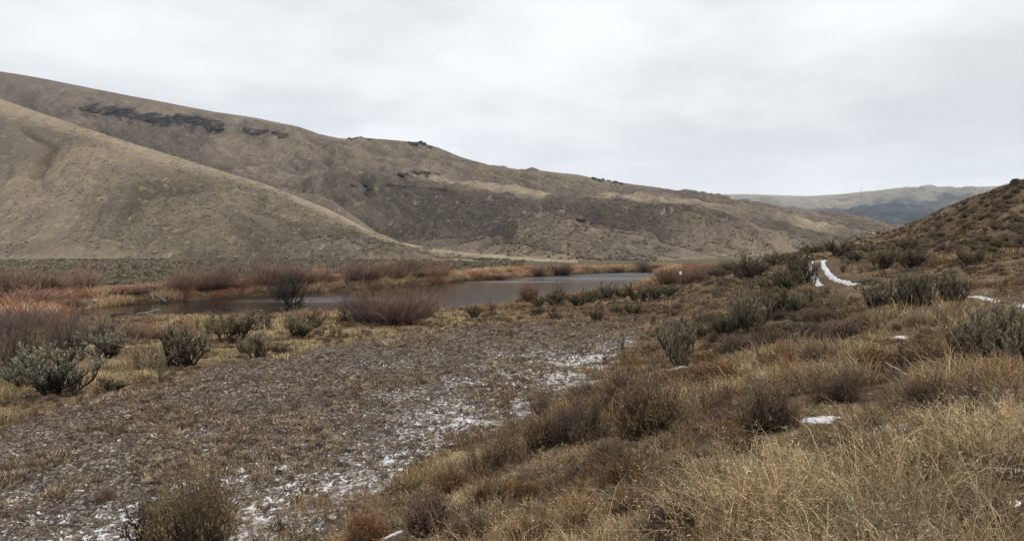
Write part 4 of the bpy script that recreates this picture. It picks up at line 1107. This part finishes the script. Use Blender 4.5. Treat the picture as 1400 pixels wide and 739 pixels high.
def reeds():
    acc = Acc(); r = np.random.RandomState(17)
    def run(line, n, d0, d1, h0, h1, cols, off, wet=False, w0=.03):
        P = np.array(line); seg = np.hypot(*(P[1:] - P[:-1]).T); cum = np.concatenate([[0], np.cumsum(seg)])
        u = r.rand(n) * cum[-1]; px = np.interp(u, cum, P[:, 0]); py = np.interp(u, cum, P[:, 1])
        i = np.clip(np.searchsorted(cum, u) - 1, 0, len(P) - 2); t = (P[i + 1] - P[i]) / seg[i][:, None]
        nn = np.stack([-t[:, 1], t[:, 0]], -1) * off
        d = d0 + (d1 - d0) * r.rand(n) ** 1.3
        x = px + nn[:, 0] * d; y = py + nn[:, 1] * d
        k = sdist(RIVER, x, y) > (.15 if wet is False else -9)
        k &= fbm(x / 2.2 + 70, y / 2.2, 2) > .33
        x, y = x[k], y[k]; n = len(x); z = ground_z(x, y)
        cl = fbm(x / 5., y / 5., 2); c = np.array(cols)[r.randint(len(cols), size=n)] * (.6 + .6 * r.rand(n))[:, None]
        w = ss(.48, .62, cl)[:, None]; c = c * (1 - w) + np.array((.38, .2, .12)) * w * (.6 + .6 * r.rand(n))[:, None]
        nb = 9; idx = np.repeat(np.arange(n), nb); N = len(idx); az = r.rand(N) * 6.283
        hh = (h0 + (h1 - h0) * r.rand(n))[idx] * (.6 + .5 * r.rand(N)) * (.6 + .8 * fbm(x / 3, y / 3, 2))[idx]
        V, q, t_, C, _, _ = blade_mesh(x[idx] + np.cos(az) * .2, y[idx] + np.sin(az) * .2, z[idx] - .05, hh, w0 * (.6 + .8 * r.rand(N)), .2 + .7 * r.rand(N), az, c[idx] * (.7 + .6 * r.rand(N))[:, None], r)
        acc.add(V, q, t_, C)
    oc = [(.64, .44, .25), (.7, .5, .3), (.52, .33, .2), (.6, .46, .3), (.46, .29, .19)]
    run(FARSH, 12000, .2, 4.2, .55, 1.15, oc, 1)
    run(FARSH, 6000, 3.5, 12, .3, .7, [(.33, .25, .13), (.36, .22, .12), (.28, .17, .1)], 1)
    pts = [on_z(p, q, .5)[:2] for p, q in [(-120, 440), (0, 432), (60, 428), (110, 424)]]
    run(pts, 2600, -7, 7, .6, 1.3, oc + [(.38, .13, .06)] * 2, 1)
    run([on_z(p, q, .2)[:2] for p, q in [(60, 438), (130, 436), (215, 434)]], 1100, -1.6, 1.6, .2, .5, [(.36, .17, .12), (.42, .22, .12)], 1, wet=True)
    run(near_sh[7:], 2200, .3, 3.2, .3, .7, [(.36, .29, .17), (.33, .25, .14)], -1)
    run([on_z(p, q, .3)[:2] for p, q in [(886, 392), (905, 391), (925, 393)]], 500, -1.5, 2.5, .5, 1.2, oc, 1)
    run(near_sh[1:8], 1500, .5, 5, .2, .5, [(.38, .29, .16), (.36, .24, .13), (.3, .17, .1)], -1)
    acc.build('reeds', [MGR], kind='stuff', label='orange and tan reeds along both river banks and in the marsh', category='reeds')
reeds()

def scrub_masses():
    r = np.random.RandomState(23)
    # sagebrush flat beyond the river
    n = 12000
    px = r.uniform(-150, 700, n); 
    a = np.radians(r.uniform(-44, 1, n)); rad = 105 * (245 / 105) ** r.rand(n)
    x = np.sin(a) * rad; y = np.cos(a) * rad
    br = beyond_river(x, y); z = ground_z(x, y, False)
    qx, qy = project(x, y, z)
    lim = 8 + 10 * fbm(x / 9, y / 9, 2)
    k = (br > lim) & (y < 236) & (fbm(x / 14 + 3, y / 7, 3) > .36 + ss(350, 700, qx) * .16)
    x, y, z = x[k], y[k], z[k]; n = len(x)
    s = (.45 + .85 * r.rand(n) ** 1.5) * (.8 + .5 * fbm(x / 6, y / 6, 2))
    c = np.array([(.18, .16, .115), (.13, .115, .08), (.26, .23, .17), (.21, .17, .125)])[r.randint(4, size=n)]
    V, T, C = tuft_mesh(x, y, z, s, 34, c, r, spike=.3)
    me = mk('sage_scrub', V, tris=T, mats=[MGR], cols={'col': C})
    obj('sage_scrub', me, kind='stuff', label='dark green sage scrub covering the flat beyond the river', category='scrub')
    # tufts on the hills
    VV = []; TT = []; CC = []; off = 0
    for (X, Y, Z, T, PX, PY, g, gu), N, s0, smin in zip(HILLS['hill'] + HILLS['hill.001'] if False else HILLS['hill'][:3], (90000, 34000, 6000), (1.0, .75, .7), (0, 0, 0)):
        nr, nc = X.shape
        # choose cells evenly in the picture
        i = r.randint(0, nr - 1, N * 3); j = r.randint(0, nc - 1, N * 3); u = r.rand(N * 3); v = r.rand(N * 3)
        def f(A): return (A[i, j] * (1 - u) + A[i + 1, j] * u) * (1 - v) + (A[i, j + 1] * (1 - u) + A[i + 1, j + 1] * u) * v
        x, y, z, px, py, gg, uu = f(X), f(Y), f(Z), f(PX), f(PY), f(g), f(gu)
        den = fbm((x + .5 * y) / 16, y / 70, 3) + .25 * uu - .22 * np.clip(gg, 0, 1) + .5 * (fbm(x / 5, y / 5, 2) - .5)
        k = (px > -60) & (px < 1340) & (py > 80) & (den > .44)
        k = np.where(k)[0][:N]
        x, y, z = x[k], y[k], z[k]; n = len(x)
        s = s0 * (.25 + .75 * r.rand(n) ** 2.5)
        c = np.array([(.07, .06, .042), (.05, .043, .033), (.1, .082, .055), (.085, .065, .05)])[r.randint(4, size=n)]
        V, T_, C = tuft_mesh(x, y, z, s, 7, c, r, spike=.6)
        VV.append(V); TT.append(T_ + off); CC.append(C); off += len(V)
    me = mk('hillside_scrub', np.concatenate(VV), tris=np.concatenate(TT), mats=[MGR], cols={'col': np.concatenate(CC)})
    obj('hillside_scrub', me, kind='stuff', label='dark specks of scrub and tufts dotted over the dry hills', category='scrub')
    # low tufts on the gravel flat
    n = 110000
    x, y = polar(n, 9, 75, 1.15, r, -39, 20)
    _, pl, br = zone(x, y)
    k = (pl > .3) & (fbm(x / 1.6, y / 1.6, 3) > .36)
    x, y = x[k], y[k]; n = len(x); z = ground_z(x, y); rad = np.hypot(x, y)
    s = (.04 + .14 * r.rand(n) ** 3) * (.6 + 1.0 * ss(.4, .62, fbm(x / 2.6 + 8, y / 2.6, 3)))
    sel = r.rand(n) < .015; s[sel] *= 2.3
    c = np.array([(.25, .185, .125), (.19, .14, .1), (.44, .36, .25), (.28, .21, .14), (.1, .075, .06)])[r.randint(5, size=n)]
    V, T, C = tuft_mesh(x, y, z - .01, s, 20, c, r, flat=.5, spike=.55, wd=np.minimum(np.full(n, .06) + rad / 500, (.006 + rad * .0006) / s))
    V[:] = V
    me = mk('low_tufts', V, tris=T, mats=[MGR], cols={'col': C})
    obj('low_tufts', me, kind='stuff', label='low brown grass tufts scattered over the snowy gravel flat', category='grass')
    n = 15000
    x, y = polar(n, 9, 75, 1.1, r, -39, 20)
    _, pl, br = zone(x, y)
    k = (pl > .4) & (fbm(x / .9 + 3, y / .9, 3) > .45)
    x, y = x[k], y[k]; n = len(x); z = ground_z(x, y)
    s = .07 + .13 * r.rand(n) ** 1.5
    c = np.array([(.23, .175, .145), (.17, .125, .105), (.3, .23, .165), (.11, .082, .068)])[r.randint(4, size=n)]
    V, T, C = tuft_mesh(x, y, z - .01, s, 34, c, r, flat=.8, spike=.38, wd=np.minimum(.07 + np.hypot(x, y) / 400, (.005 + np.hypot(x, y) * .0005) / s))
    obj('low_clumps', mk('low_clumps', V, tris=T, mats=[MGR], cols={'col': C}), kind='stuff', label='low mauve brown clumps of dry plants over the snowy gravel flat', category='ground cover')
    # low twiggy ground cover of the slopes
    n = 26000
    x, y = polar(n, 4, 125, 1.25, r)
    rad_, pl, br = zone(x, y)
    k = (pl < .3) & (br < -2) & (sdist(RIVER, x, y) > 2) & (fbm(x / 1.6 + 50, y / 1.6, 3) > .49) & (linedist(trk, x, y) > 1.7)
    k &= r.rand(n) < np.clip((rad_ / 12) ** 1.2, .2, 1)
    for (a, b, z_, rx, ry) in snow_w: k &= (((x - a) / (rx * 1.3 + .1)) ** 2 + ((y - b) / (ry * 1.3 + .1)) ** 2) > 1
    x, y = x[k], y[k]; n = len(x); z = ground_z(x, y); rad = np.hypot(x, y)
    s = (.1 + .16 * r.rand(n)) * (1 + .8 * (rad < 15) * (r.rand(n) < .5)) * (.7 + np.minimum(rad, 60) / 60 * .9)
    c = np.array([(.15, .105, .075), (.2, .145, .09), (.12, .09, .07), (.26, .2, .12), (.27, .14, .07)])[r.choice(5, n, p=[.3, .25, .25, .13, .07])]
    V, T, C = tuft_mesh(x, y, z, s, 60, c, r, flat=.9, spike=.42, wd=np.minimum(np.clip(.03 + rad / 200, .03, .16), (.0022 + rad * .00055) / s))
    nw = ss(6, 22, rad)                 # slivers are finer close by
    me = mk('low_scrub', V, tris=T, mats=[MGR], cols={'col': C})
    obj('low_scrub', me, kind='stuff', label='low twiggy brown scrub between the grass on the slopes', category='scrub')
scrub_masses()

# ------------------------------------------------------------------ snowy track
SNOW, snt, snb = newmat('snow')
snb.inputs['Base Color'].default_value = (.76, .78, .82, 1); snb.inputs['Roughness'].default_value = .7
_sc = objco(snt); _sn = noise(snt, 5, 6, .65, _sc)
snt.links.new(mixc(snt, mathn(snt, 'MULTIPLY', mr(snt, _sn, .48, .62), .75), (.66, .67, .69), (.34, .30, .25)), snb.inputs['Base Color'])
bump(snt, snb, _sn, .5, .06)

def rut(pix, name, hw, gaps=()):
    P = np.array([hit(a, b)[:2] for a, b in pix]); pxs = np.array([a for a, b in pix], float)
    u = np.concatenate([[0], np.cumsum(np.hypot(*(P[1:] - P[:-1]).T))]); s = np.arange(0, u[-1], .12)
    c = np.stack([np.interp(s, u, P[:, 0]), np.interp(s, u, P[:, 1])], -1); c = smooth1(c, 60); cpx = np.interp(s, u, pxs)
    t = unit(np.gradient(c, axis=0)); nrm = np.stack([-t[:, 1], t[:, 0]], -1)
    V = []; k = 15
    for j in range(k):
        w = (j / (k - 1) - .5) * 2
        wd = hw * (1 + 1.0 * (fbm(s / 1.1 + hw * 9, s * 0 + 3 + (5 if w > 0 else 0), 4) - .5))
        q = c + nrm * (w * wd)[:, None]
        z = ground_z(q[:, 0], q[:, 1]) + .035 - .07 * abs(w) ** 2 + (fbm(q[:, 0] / .25, q[:, 1] / .25, 3) - .5) * .09
        V.append(np.stack([q[:, 0], q[:, 1], z], -1))
    V = np.stack(V, 1); n = len(s)
    i = np.arange(n - 1)[:, None] * k + np.arange(k - 1)[None]
    q = np.stack([i, i + k, i + k + 1, i + 1], -1)
    keep = np.ones(n - 1, bool)
    for a, b in gaps: keep &= ~((cpx[:-1] > a) & (cpx[:-1] < b))
    me = mk(name, V.reshape(-1, 3), quads=q[keep].reshape(-1, 4), mats=[SNOW], smooth=True)
    obj(name, me, kind='structure')
rut([(1127, 356), (1125, 360), (1128, 368), (1137, 378), (1150, 385), (1166, 389), (1190, 394), (1240, 398), (1290, 401), (1306, 402), (1335, 407), (1362, 412), (1400, 419), (1500, 432)], 'track', .25, [(1172, 1286), (1309, 1330), (1368, 1384)])
rut([(1127, 356), (1118, 356.5), (1110, 358), (1108, 362), (1109, 369), (1113, 379), (1120, 391)], 'track', .23)

# snow patches
for i, (x, y, z, rx, ry) in enumerate(snow_w):
    n = 80; rings = 22; V = []
    ph = random.random() * 9
    for k in range(rings + 1):
        f = k / rings
        a = np.arange(n) / n * 6.283
        rr_ = f * (.72 + .5 * fbm(np.cos(a) * 1.6 + ph + 5, np.sin(a) * 1.6 + 5 + i, 3)) * 1.15
        X = x + np.cos(a) * rx * rr_; Y = y + np.sin(a) * ry * rr_
        Z = ground_z(X, Y, True) + min(.06, rx * .1) * (1 - f ** 2) - .03 * f ** 4 + (fbm(X / .12, Y / .12, 3) - .5) * .06
        V.append(np.stack([X, Y, Z], -1))
    V = np.concatenate(V)
    ii = np.arange(rings)[:, None] * n + np.arange(n)[None]; jj = np.arange(rings)[:, None] * n + (np.arange(n)[None] + 1) % n
    q = np.stack([ii, ii + n, jj + n, jj], -1).reshape(-1, 4)
    where = ['on the bottom edge at the foot of the slope', 'in front of the orange bushes at the slope foot', 'tiny, just above the patch before the orange bushes', 'long and thin right of the dark purple brown bush',
             'bright, in grass above the tall golden grass', 'right of the tall golden grass', 'thickest, at the right picture edge', 'long, at the right edge below the thickest one', 'small, at the right edge under the biggest sagebrush',
             'thin, under the bare fan of twigs', 'small, left of the large twiggy sagebrush', 'faint, in grass below the brown bushes at the gravel edge', 'faint, between the two bright patches in grass', 'small, left of the large silvery sagebrush',
             'at the foot of the black branched sagebrush', 'faint, in pale grass near the bottom'][i]
    me = mk('snow_patch', V, quads=q, mats=[SNOW], smooth=True)
    obj('snow_patch', me, label='snow patch ' + where, category='snow patch', group='snow patches on the near slope')

# ------------------------------------------------------------------ rocks
def rock_geo(name, parts, mat, rng):
    """faceted blocks: list of (x,y,z,sx,sy,sz)"""
    import bmesh
    Vs = []; Ts = []; n = 0
    bm = bmesh.new(); bmesh.ops.create_icosphere(bm, subdivisions=3, radius=1)
    bv = np.array([v.co[:] for v in bm.verts]); bf = np.array([[v.index for v in f.verts] for f in bm.faces]); bm.free()
    for (x, y, z, sx, sy, sz) in parts:
        v = bv.copy()
        for _ in range(9):     # cut facets
            d = unit(rng.randn(3)); k = .62 + .2 * rng.rand(); h = v @ d
            v = v - np.outer(np.maximum(h - k, 0), d)
        v = v * (1 + .05 * rng.randn(len(v), 1))
        a = rng.rand() * 6.283; v = v * [sx, sy, sz]
        v = np.stack([v[:, 0] * math.cos(a) - v[:, 1] * math.sin(a), v[:, 0] * math.sin(a) + v[:, 1] * math.cos(a), v[:, 2]], -1)
        Vs.append(v + [x, y, z]); Ts.append(bf + n); n += len(v)
    return mk(name, np.concatenate(Vs), tris=np.concatenate(Ts), mats=[mat])

rr = np.random.RandomState(77)
def boulder(px, py, w, h, label, mat=MROCK, sink=.25, extra=0, snow=False):
    x, y, z = hit(px, py); k = y / F
    sx = w * k / 2; sz = h * k
    ps = [(0, 0, sz * (.5 - sink), sx, sx * .8, sz * .62)]
    for e in range(extra): ps.append((rr.uniform(-1, 1) * sx, rr.uniform(-.3, .6) * sx, sz * .1, sx * .5, sx * .45, sz * .45))
    o = obj('boulder', rock_geo('boulder', ps, mat, rr), loc=(x, y, z), label=label, category='boulder')
    return o
boulder(1278, 389, 17, 15, 'dark lichen spotted boulder in the grass behind the row of sagebrush', sink=.1)
boulder(1389, 254, 16, 10, 'dark boulder on the very top of the right hillside', sink=.1, extra=2)
PALE = rock_mat('pale_rock', (.2, .18, .16), (.36, .34, .31))
boulder(115, 413, 12, 7, 'pale rock on the far bank below the round purple willow, the left of two', PALE)
boulder(129, 412.5, 13, 6, 'flatter pale rock on the far bank, the right of two', PALE)

def outcrop(rng, x0, y0, x1, y1, n, th, size, label, hidx=0, mat=MROCK):
    X, Y, Z, T, PX, PY, g, gu = HILLS['hill'][hidx]
    ps = []; t = rng.rand(n)
    fx = PX.ravel(); fy = PY.ravel(); m = (fx > x0 - 40) & (fx < x1 + 40) & (T.ravel() <= 3.0)
    ix = np.where(m)[0]
    cx = X.ravel(); cy = Y.ravel(); cz = Z.ravel()
    for a in t:
        qx = x0 + (x1 - x0) * a; qy = y0 + (y1 - y0) * a + rng.randn() * th * math.sin(math.pi * min(max(a, .12), .88)) + 3 * math.sin(a * 9)
        j = ix[np.argmin((fx[ix] - qx) ** 2 + ((fy[ix] - qy) * 1.5) ** 2)]
        s = size * (.4 + .8 * rng.rand() ** 1.5)
        ps.append((cx[j] + rng.randn() * .8, cy[j] + rng.randn(), cz[j] + s * .12, s * rng.uniform(.8, 1.9), s * .9, s * rng.uniform(.45, .9)))
    P = np.array(ps); c = P[:, :3].mean(0); P[:, :3] -= c
    obj('rock_outcrop', rock_geo('rock_outcrop', [tuple(p) for p in P], mat, rng), loc=tuple(c), label=label, category='rock outcrop', group='basalt outcrops on the long ridge')
outcrop(rr, 105, 147, 215, 164, 70, 3.2, 2.3, 'left half of the long black basalt band high on the ridge')
outcrop(rr, 205, 160, 304, 175, 95, 4.0, 2.6, 'right, thicker half of the long black basalt band on the ridge')
outcrop(rr, 335, 178, 394, 186, 30, 1.8, 2.0, 'short broken basalt band right of the long black one')
outcrop(rr, 560, 195, 592, 199, 26, .9, 2.2, 'black rock cap on the ridge skyline right of its hump')
outcrop(rr, 476, 188, 512, 189, 16, .6, 1.6, 'thin rock rim on the ridge skyline left of the black cap')
outcrop(rr, 808, 243, 852, 250, 24, 1.4, 1.5, 'scattered dark rocks on the skyline where the ridge runs down')
outcrop(rr, 785, 296, 812, 303, 12, 1.6, 1.2, 'few dark rocks on the slope in the middle of the long hillside')
outcrop(rr, 545, 236, 585, 240, 16, 1.2, 1.5, 'dark rocks on the bench below the black cap')
outcrop(rr, 480, 251, 512, 256, 12, 1.8, 1.5, 'dark rocks on the shoulder above the ravine')

# ------------------------------------------------------------------ driftwood, sign, poles
def simple_tube_obj(name, segs, mat, **p):
    V, q = tubes([s[0] for s in segs], [s[1] for s in segs], [s[2] for s in segs], [s[3] for s in segs], 7)
    n = len(V)
    return obj(name, mk(name, V, quads=q, mats=[mat], attrs={'t': np.full(n, .6), 'v': np.full(n, .5)}, smooth=True), **p)
GREYW = plant_mat('bleached_wood', (.17, .155, .135), (.38, .36, .33), var=.1)
DARKW = plant_mat('wet_dark_wood', (.02, .017, .014), (.05, .04, .035), var=.1)
def drift(px, py, L, tilt, az, rad, mat, label, br=4, seed=0, z0=.05):
    x, y, _ = on_z(px, py, 0); g = Grow(seed)
    d = np.array([math.cos(az) * math.cos(tilt), math.sin(az) * math.cos(tilt), math.sin(tilt)])
    p, dd = g.path(np.zeros(3), d, L, rad, rad * .45, 6, .07, 0, 0, 1)
    for k in range(br):
        g.path(p[g.r.randint(1, 6)], unit(d + g.r.randn(3) * .8 + [0, 0, .4]), L * .3, rad * .4, rad * .1, 3, .2, 0, .5, 1)
    V, q, t, v = collect(g, 6)
    obj('driftwood', mk('driftwood', V, quads=q, mats=[mat], attrs={'t': t, 'v': v}, smooth=True), loc=(x, y, z0), label=label, category='driftwood', group='driftwood in the river')
drift(228, 414, 3.2, .38, 2.75, .13, GREYW, 'bleached white snag sliding off the far bank into the water', 5, 5, .1)
drift(166, 436, 2.2, .06, .1, .13, DARKW, 'thick dark log lying in the red marsh debris', 3, 6)
drift(150, 432, 1.3, .15, .5, .12, DARKW, 'short dark stump left of the thick dark log', 3, 7)
drift(186, 430, 2.0, .22, .5, .05, GREYW, 'thin pale branch raised from the debris island', 3, 8)
drift(236, 431, 3.4, .01, -.12, .06, GREYW, 'long thin pale branch floating at the tip of the debris', 2, 9, .03)
drift(212, 432, 1.6, .12, 2.6, .05, GREYW, 'short pale branch in the middle of the debris', 3, 10)
drift(1074 - 770, 423, 1.2, .04, .1, .05, DARKW, 'small dark branch floating in the open water left of the willow tree', 2, 12, .02)
drift(864, 387.5, 2.4, .04, 0, .07, GREYW, 'pale log at the tip of the reedy point', 2, 11)

def sign():
    x, y, z = hit(930, 392); k = y / F
    o = obj('trail_sign', None, loc=(x, y, z - .1), label='small white sign on a thin post before the red willows', category='sign')
    POST, _, b1 = newmat('weathered_post'); b1.inputs['Base Color'].default_value = (.16, .12, .09, 1)
    WHITE, _, b2 = newmat('white_sign_paint'); b2.inputs['Base Color'].default_value = (.8, .8, .8, 1)
    def box(nm, cx, cz, w, d, h, m, oy=0):
        v = np.array([(sx * w / 2 + cx, sy * d / 2 + oy, cz + sz * h / 2) for sz in (-1, 1) for sx, sy in ((-1, -1), (1, -1), (1, 1), (-1, 1))])
        q = [(0, 3, 2, 1), (4, 5, 6, 7), (0, 1, 5, 4), (1, 2, 6, 5), (2, 3, 7, 6), (3, 0, 4, 7)]
        obj(nm, mk(nm, v, quads=q, mats=[m]), o)
    H = 24 * k
    box('post', 0, H * .45, .1, .1, H * .9, POST)
    box('sign_board', 0, H * .84, .26, .03, .34, WHITE, -.07)
sign()

def pole(px, py_base, hgt, label):
    X, Y, Z, T, PX, PY, g, gu = HILLS['hill'][3]
    m = np.where(np.abs(T - 3).ravel() < .06)[0]
    j = m[np.argmin(np.abs(PX.ravel()[m] - px))]
    x, y, z = X.ravel()[j], Y.ravel()[j], Z.ravel()[j]
    o = obj('utility_pole', None, loc=(x, y, z), label=label, category='utility pole', group='utility poles on the far ridge')
    for nm, segs in (('pole', [(np.zeros(3), np.array([0, 0, hgt]), .6, .45)]), ('crossarm', [(np.array([-3.2, 0, hgt * .86]), np.array([3.2, 0, hgt * .86]), .3, .3)])):
        V, q = tubes([s[0] for s in segs], [s[1] for s in segs], [s[2] for s in segs], [s[3] for s in segs], 6)
        obj(nm, mk(nm, V, quads=q, mats=[DARKW], attrs={'t': np.ones(len(V)), 'v': np.full(len(V), .5)}), o)
pole(1031, 264, 18, 'faint utility pole on the far ridge above the end of the long hill')
pole(1178, 262, 18, 'faint utility pole on the far ridge where its skyline starts to rise')

# ------------------------------------------------------------------ bunchgrass (tall golden tufts)
def bunch(px, py, hpx, wpx, label, n=900, c0=(.42, .31, .18), lean=.35, seed=1, wind=0.):
    r = np.random.RandomState(seed); x, y, z = hit(px, py); k = y / F; h = hpx * k; w = wpx * k * .5
    K = max(3, int(wpx / 14)); ka = r.rand(K) * 6.283; kr = r.rand(K) ** .5; kh = .55 + .5 * r.rand(K); kc = .6 + .6 * r.rand(K); kl = r.rand(K) * 6.283
    i = r.randint(K, size=n)
    bx = np.cos(ka[i]) * kr[i] * w * .85 + r.randn(n) * w * .07; by = np.sin(ka[i]) * kr[i] * w * .5 + r.randn(n) * w * .07
    tone = np.array([(1, 1, 1), (.62, .5, .4), (1.1, 1.12, 1.15), (.85, .7, .55)])[r.choice(4, n, p=[.4, .25, .15, .2])]
    c = np.array(c0) * tone * (kc[i] * (.5 + .7 * r.rand(n)))[:, None]
    bz = ground_z(bx + x, by + y) - z
    laz = np.where(r.rand(n) < .35, kl[i] + r.randn(n) * .3, r.rand(n) * 6.283)
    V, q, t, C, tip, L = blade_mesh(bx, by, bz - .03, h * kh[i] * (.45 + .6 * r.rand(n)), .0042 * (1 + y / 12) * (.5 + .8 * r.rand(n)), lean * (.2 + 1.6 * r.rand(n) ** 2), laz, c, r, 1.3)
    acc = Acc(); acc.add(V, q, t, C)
    for _ in range(4):
        m = np.where(r.rand(n) < .6)[0]
        d = unit(L[m] * .5 + r.randn(len(m), 3) * .45 + [0, 0, .4]); o = tip[m] - (tip[m] - np.stack([bx, by, bz], -1)[m]) * (r.rand(len(m), 1) * .2)
        Vl, ql = leaves(o, d, .015 + .025 * r.rand(len(m)), .0018 * (1 + y / 12) * np.ones(len(m)), r); acc.add(Vl, ql, None, np.repeat(c[m] * 1.15, 4, 0))
    acc.build('bunchgrass', [MGR], loc=(x, y, z), label=label, category='bunchgrass', group='tall bunchgrass clumps')
bunch(1180, 668, 88, 120, 'tall golden brown bunchgrass, left half of the tall stand at bottom right', 1400, (.36, .25, .145), .25, 1)
bunch(1262, 680, 96, 110, 'tall golden brown bunchgrass, right half of the tall stand at bottom right', 1400, (.42, .31, .18), .28, 2)
bunch(1090, 690, 95, 130, 'pale feathery bunchgrass left of the tall golden stand', 900, (.47, .37, .24), .5, 3)
bunch(985, 655, 56, 110, 'pale feathery bunchgrass below the dark purple brown bush', 700, (.48, .38, .25), .5, 4)
bunch(1020, 752, 70, 150, 'pale feathery bunchgrass on the bottom edge left of the flattened grass', 1000, (.45, .34, .21), .6, 5)
bunch(760, 735, 66, 130, 'tan bunchgrass on the bottom edge right of the orange bushes', 1200, (.4, .29, .17), .5, 6)
bunch(262, 452, 30, 22, 'golden grass clump standing left of the black branched sagebrush', 300, (.46, .36, .2), .3, 7)
bunch(284, 458, 36, 26, 'taller golden grass clump touching the black branched sagebrush', 400, (.5, .4, .24), .3, 8)
bunch(460, 462, 28, 26, 'golden grass clump below the dark left end of the big willow', 300, (.45, .36, .2), .3, 9)
bunch(690, 424, 16, 40, 'golden grass clump on the shore left of the bright red willow', 300, (.45, .36, .21), .3, 10)
bunch(1260, 445, 30, 90, 'pale grass clump in front of the row of upright sagebrush', 900, (.47, .4, .28), .5, 11)
bunch(1230, 745, 46, 170, 'flattened tawny bunchgrass bending over at the bottom right', 1300, (.42, .31, .19), 1.5, 12)
bunch(1120, 725, 40, 120, 'low greenish tinted bunchgrass left of the flattened one', 900, (.24, .25, .1), 1.1, 13)

# ------------------------------------------------------------------ haze
hz, hnt, hb = newmat('valley_air')
hnt.nodes.remove(hb)
pv = nd(hnt, 'ShaderNodeVolumePrincipled'); pv.inputs['Color'].default_value = (.72, .83, 1, 1); pv.inputs['Density'].default_value = .0001; pv.inputs['Anisotropy'].default_value = .2
hnt.links.new(pv.outputs[0], hnt.nodes['Material Output'].inputs['Volume'])
def hazebox():
    x0, x1, y0, y1, z0, z1 = -5200, 5200, -3000, 6200, -12, 640
    v = [(x, y, z) for z in (z0, z1) for x, y in ((x0, y0), (x1, y0), (x1, y1), (x0, y1))]
    q = [(0, 3, 2, 1), (4, 5, 6, 7), (0, 1, 5, 4), (1, 2, 6, 5), (2, 3, 7, 6), (3, 0, 4, 7)]
    obj('haze', mk('haze', v, quads=q, mats=[hz]), kind='stuff')
hazebox()

# ------------------------------------------------------------------ light, sky, camera
w = bpy.data.worlds.new('World'); SC.world = w; w.use_nodes = True; nt = w.node_tree
bg = nt.nodes['Background']; bg.inputs['Strength'].default_value = 1.0
SUN_EL, SUN_AZ = math.radians(48), math.radians(105)      # azimuth clockwise from +Y
sky = nd(nt, 'ShaderNodeTexSky', sky_type='NISHITA'); sky.sun_disc = False; sky.sun_elevation = SUN_EL; sky.sun_rotation = SUN_AZ
skyc = mixc(nt, 1., sky.outputs[0], (.1, .1, .1), 'MULTIPLY')
tc = nd(nt, 'ShaderNodeTexCoord')
sep = nd(nt, 'ShaderNodeSeparateXYZ'); nt.links.new(tc.outputs['Generated'], sep.inputs[0])
# overcast ceiling: project the direction on a flat cloud layer
zz = mathn(nt, 'ADD', mathn(nt, 'MAXIMUM', sep.outputs[2], 0.), .16)
cx = mathn(nt, 'DIVIDE', sep.outputs[0], zz); cy = mathn(nt, 'DIVIDE', sep.outputs[1], zz)
cmb = nd(nt, 'ShaderNodeCombineXYZ'); nt.links.new(cx, cmb.inputs[0]); nt.links.new(cy, cmb.inputs[1])
c1 = noise(nt, .55, 6, .5, cmb.outputs[0], .3); c2 = noise(nt, 1.5, 5, .55, cmb.outputs[0])
cc = mathn(nt, 'ADD', mathn(nt, 'MULTIPLY', c1, .65), mathn(nt, 'MULTIPLY', c2, .35))
cloud = mixc(nt, mr(nt, cc, .38, .60), (.66, .672, .676), (.91, .92, .915))
low = mr(nt, sep.outputs[2], .16, .0)
cloud = mixc(nt, mathn(nt, 'MULTIPLY', low, .7), cloud, (1.02, 1.01, 1.0))
fin = mixc(nt, .93, skyc, cloud)
nt.links.new(fin, bg.inputs['Color'])
L = bpy.data.lights.new('sun', 'SUN'); L.energy = 1.5; L.angle = math.radians(10); L.color = (1, .92, .8)
lo = bpy.data.objects.new('sun', L); COL.objects.link(lo)
d = Vector((math.sin(SUN_AZ) * math.cos(SUN_EL), math.cos(SUN_AZ) * math.cos(SUN_EL), math.sin(SUN_EL)))
lo.rotation_euler = (-d).to_track_quat('-Z', 'Y').to_euler()

cam = bpy.data.cameras.new('camera'); co_ = bpy.data.objects.new('camera', cam); COL.objects.link(co_)
cam.sensor_width = 36; cam.lens = F / 1400 * 36; cam.clip_end = 30000; cam.clip_start = .05
co_.location = (0, 0, ZC); co_.rotation_euler = (math.pi / 2 - PITCH, 0, 0)
SC.camera = co_
SC.view_settings.view_transform = 'Standard'; SC.view_settings.look = 'None'; SC.view_settings.exposure = .36; SC.view_settings.gamma = 1
SC.render.engine = 'CYCLES'
SC.cycles.max_bounces = 5; SC.cycles.diffuse_bounces = 3; SC.cycles.volume_bounces = 0; SC.cycles.glossy_bounces = 2
SC.cycles.use_denoising = True
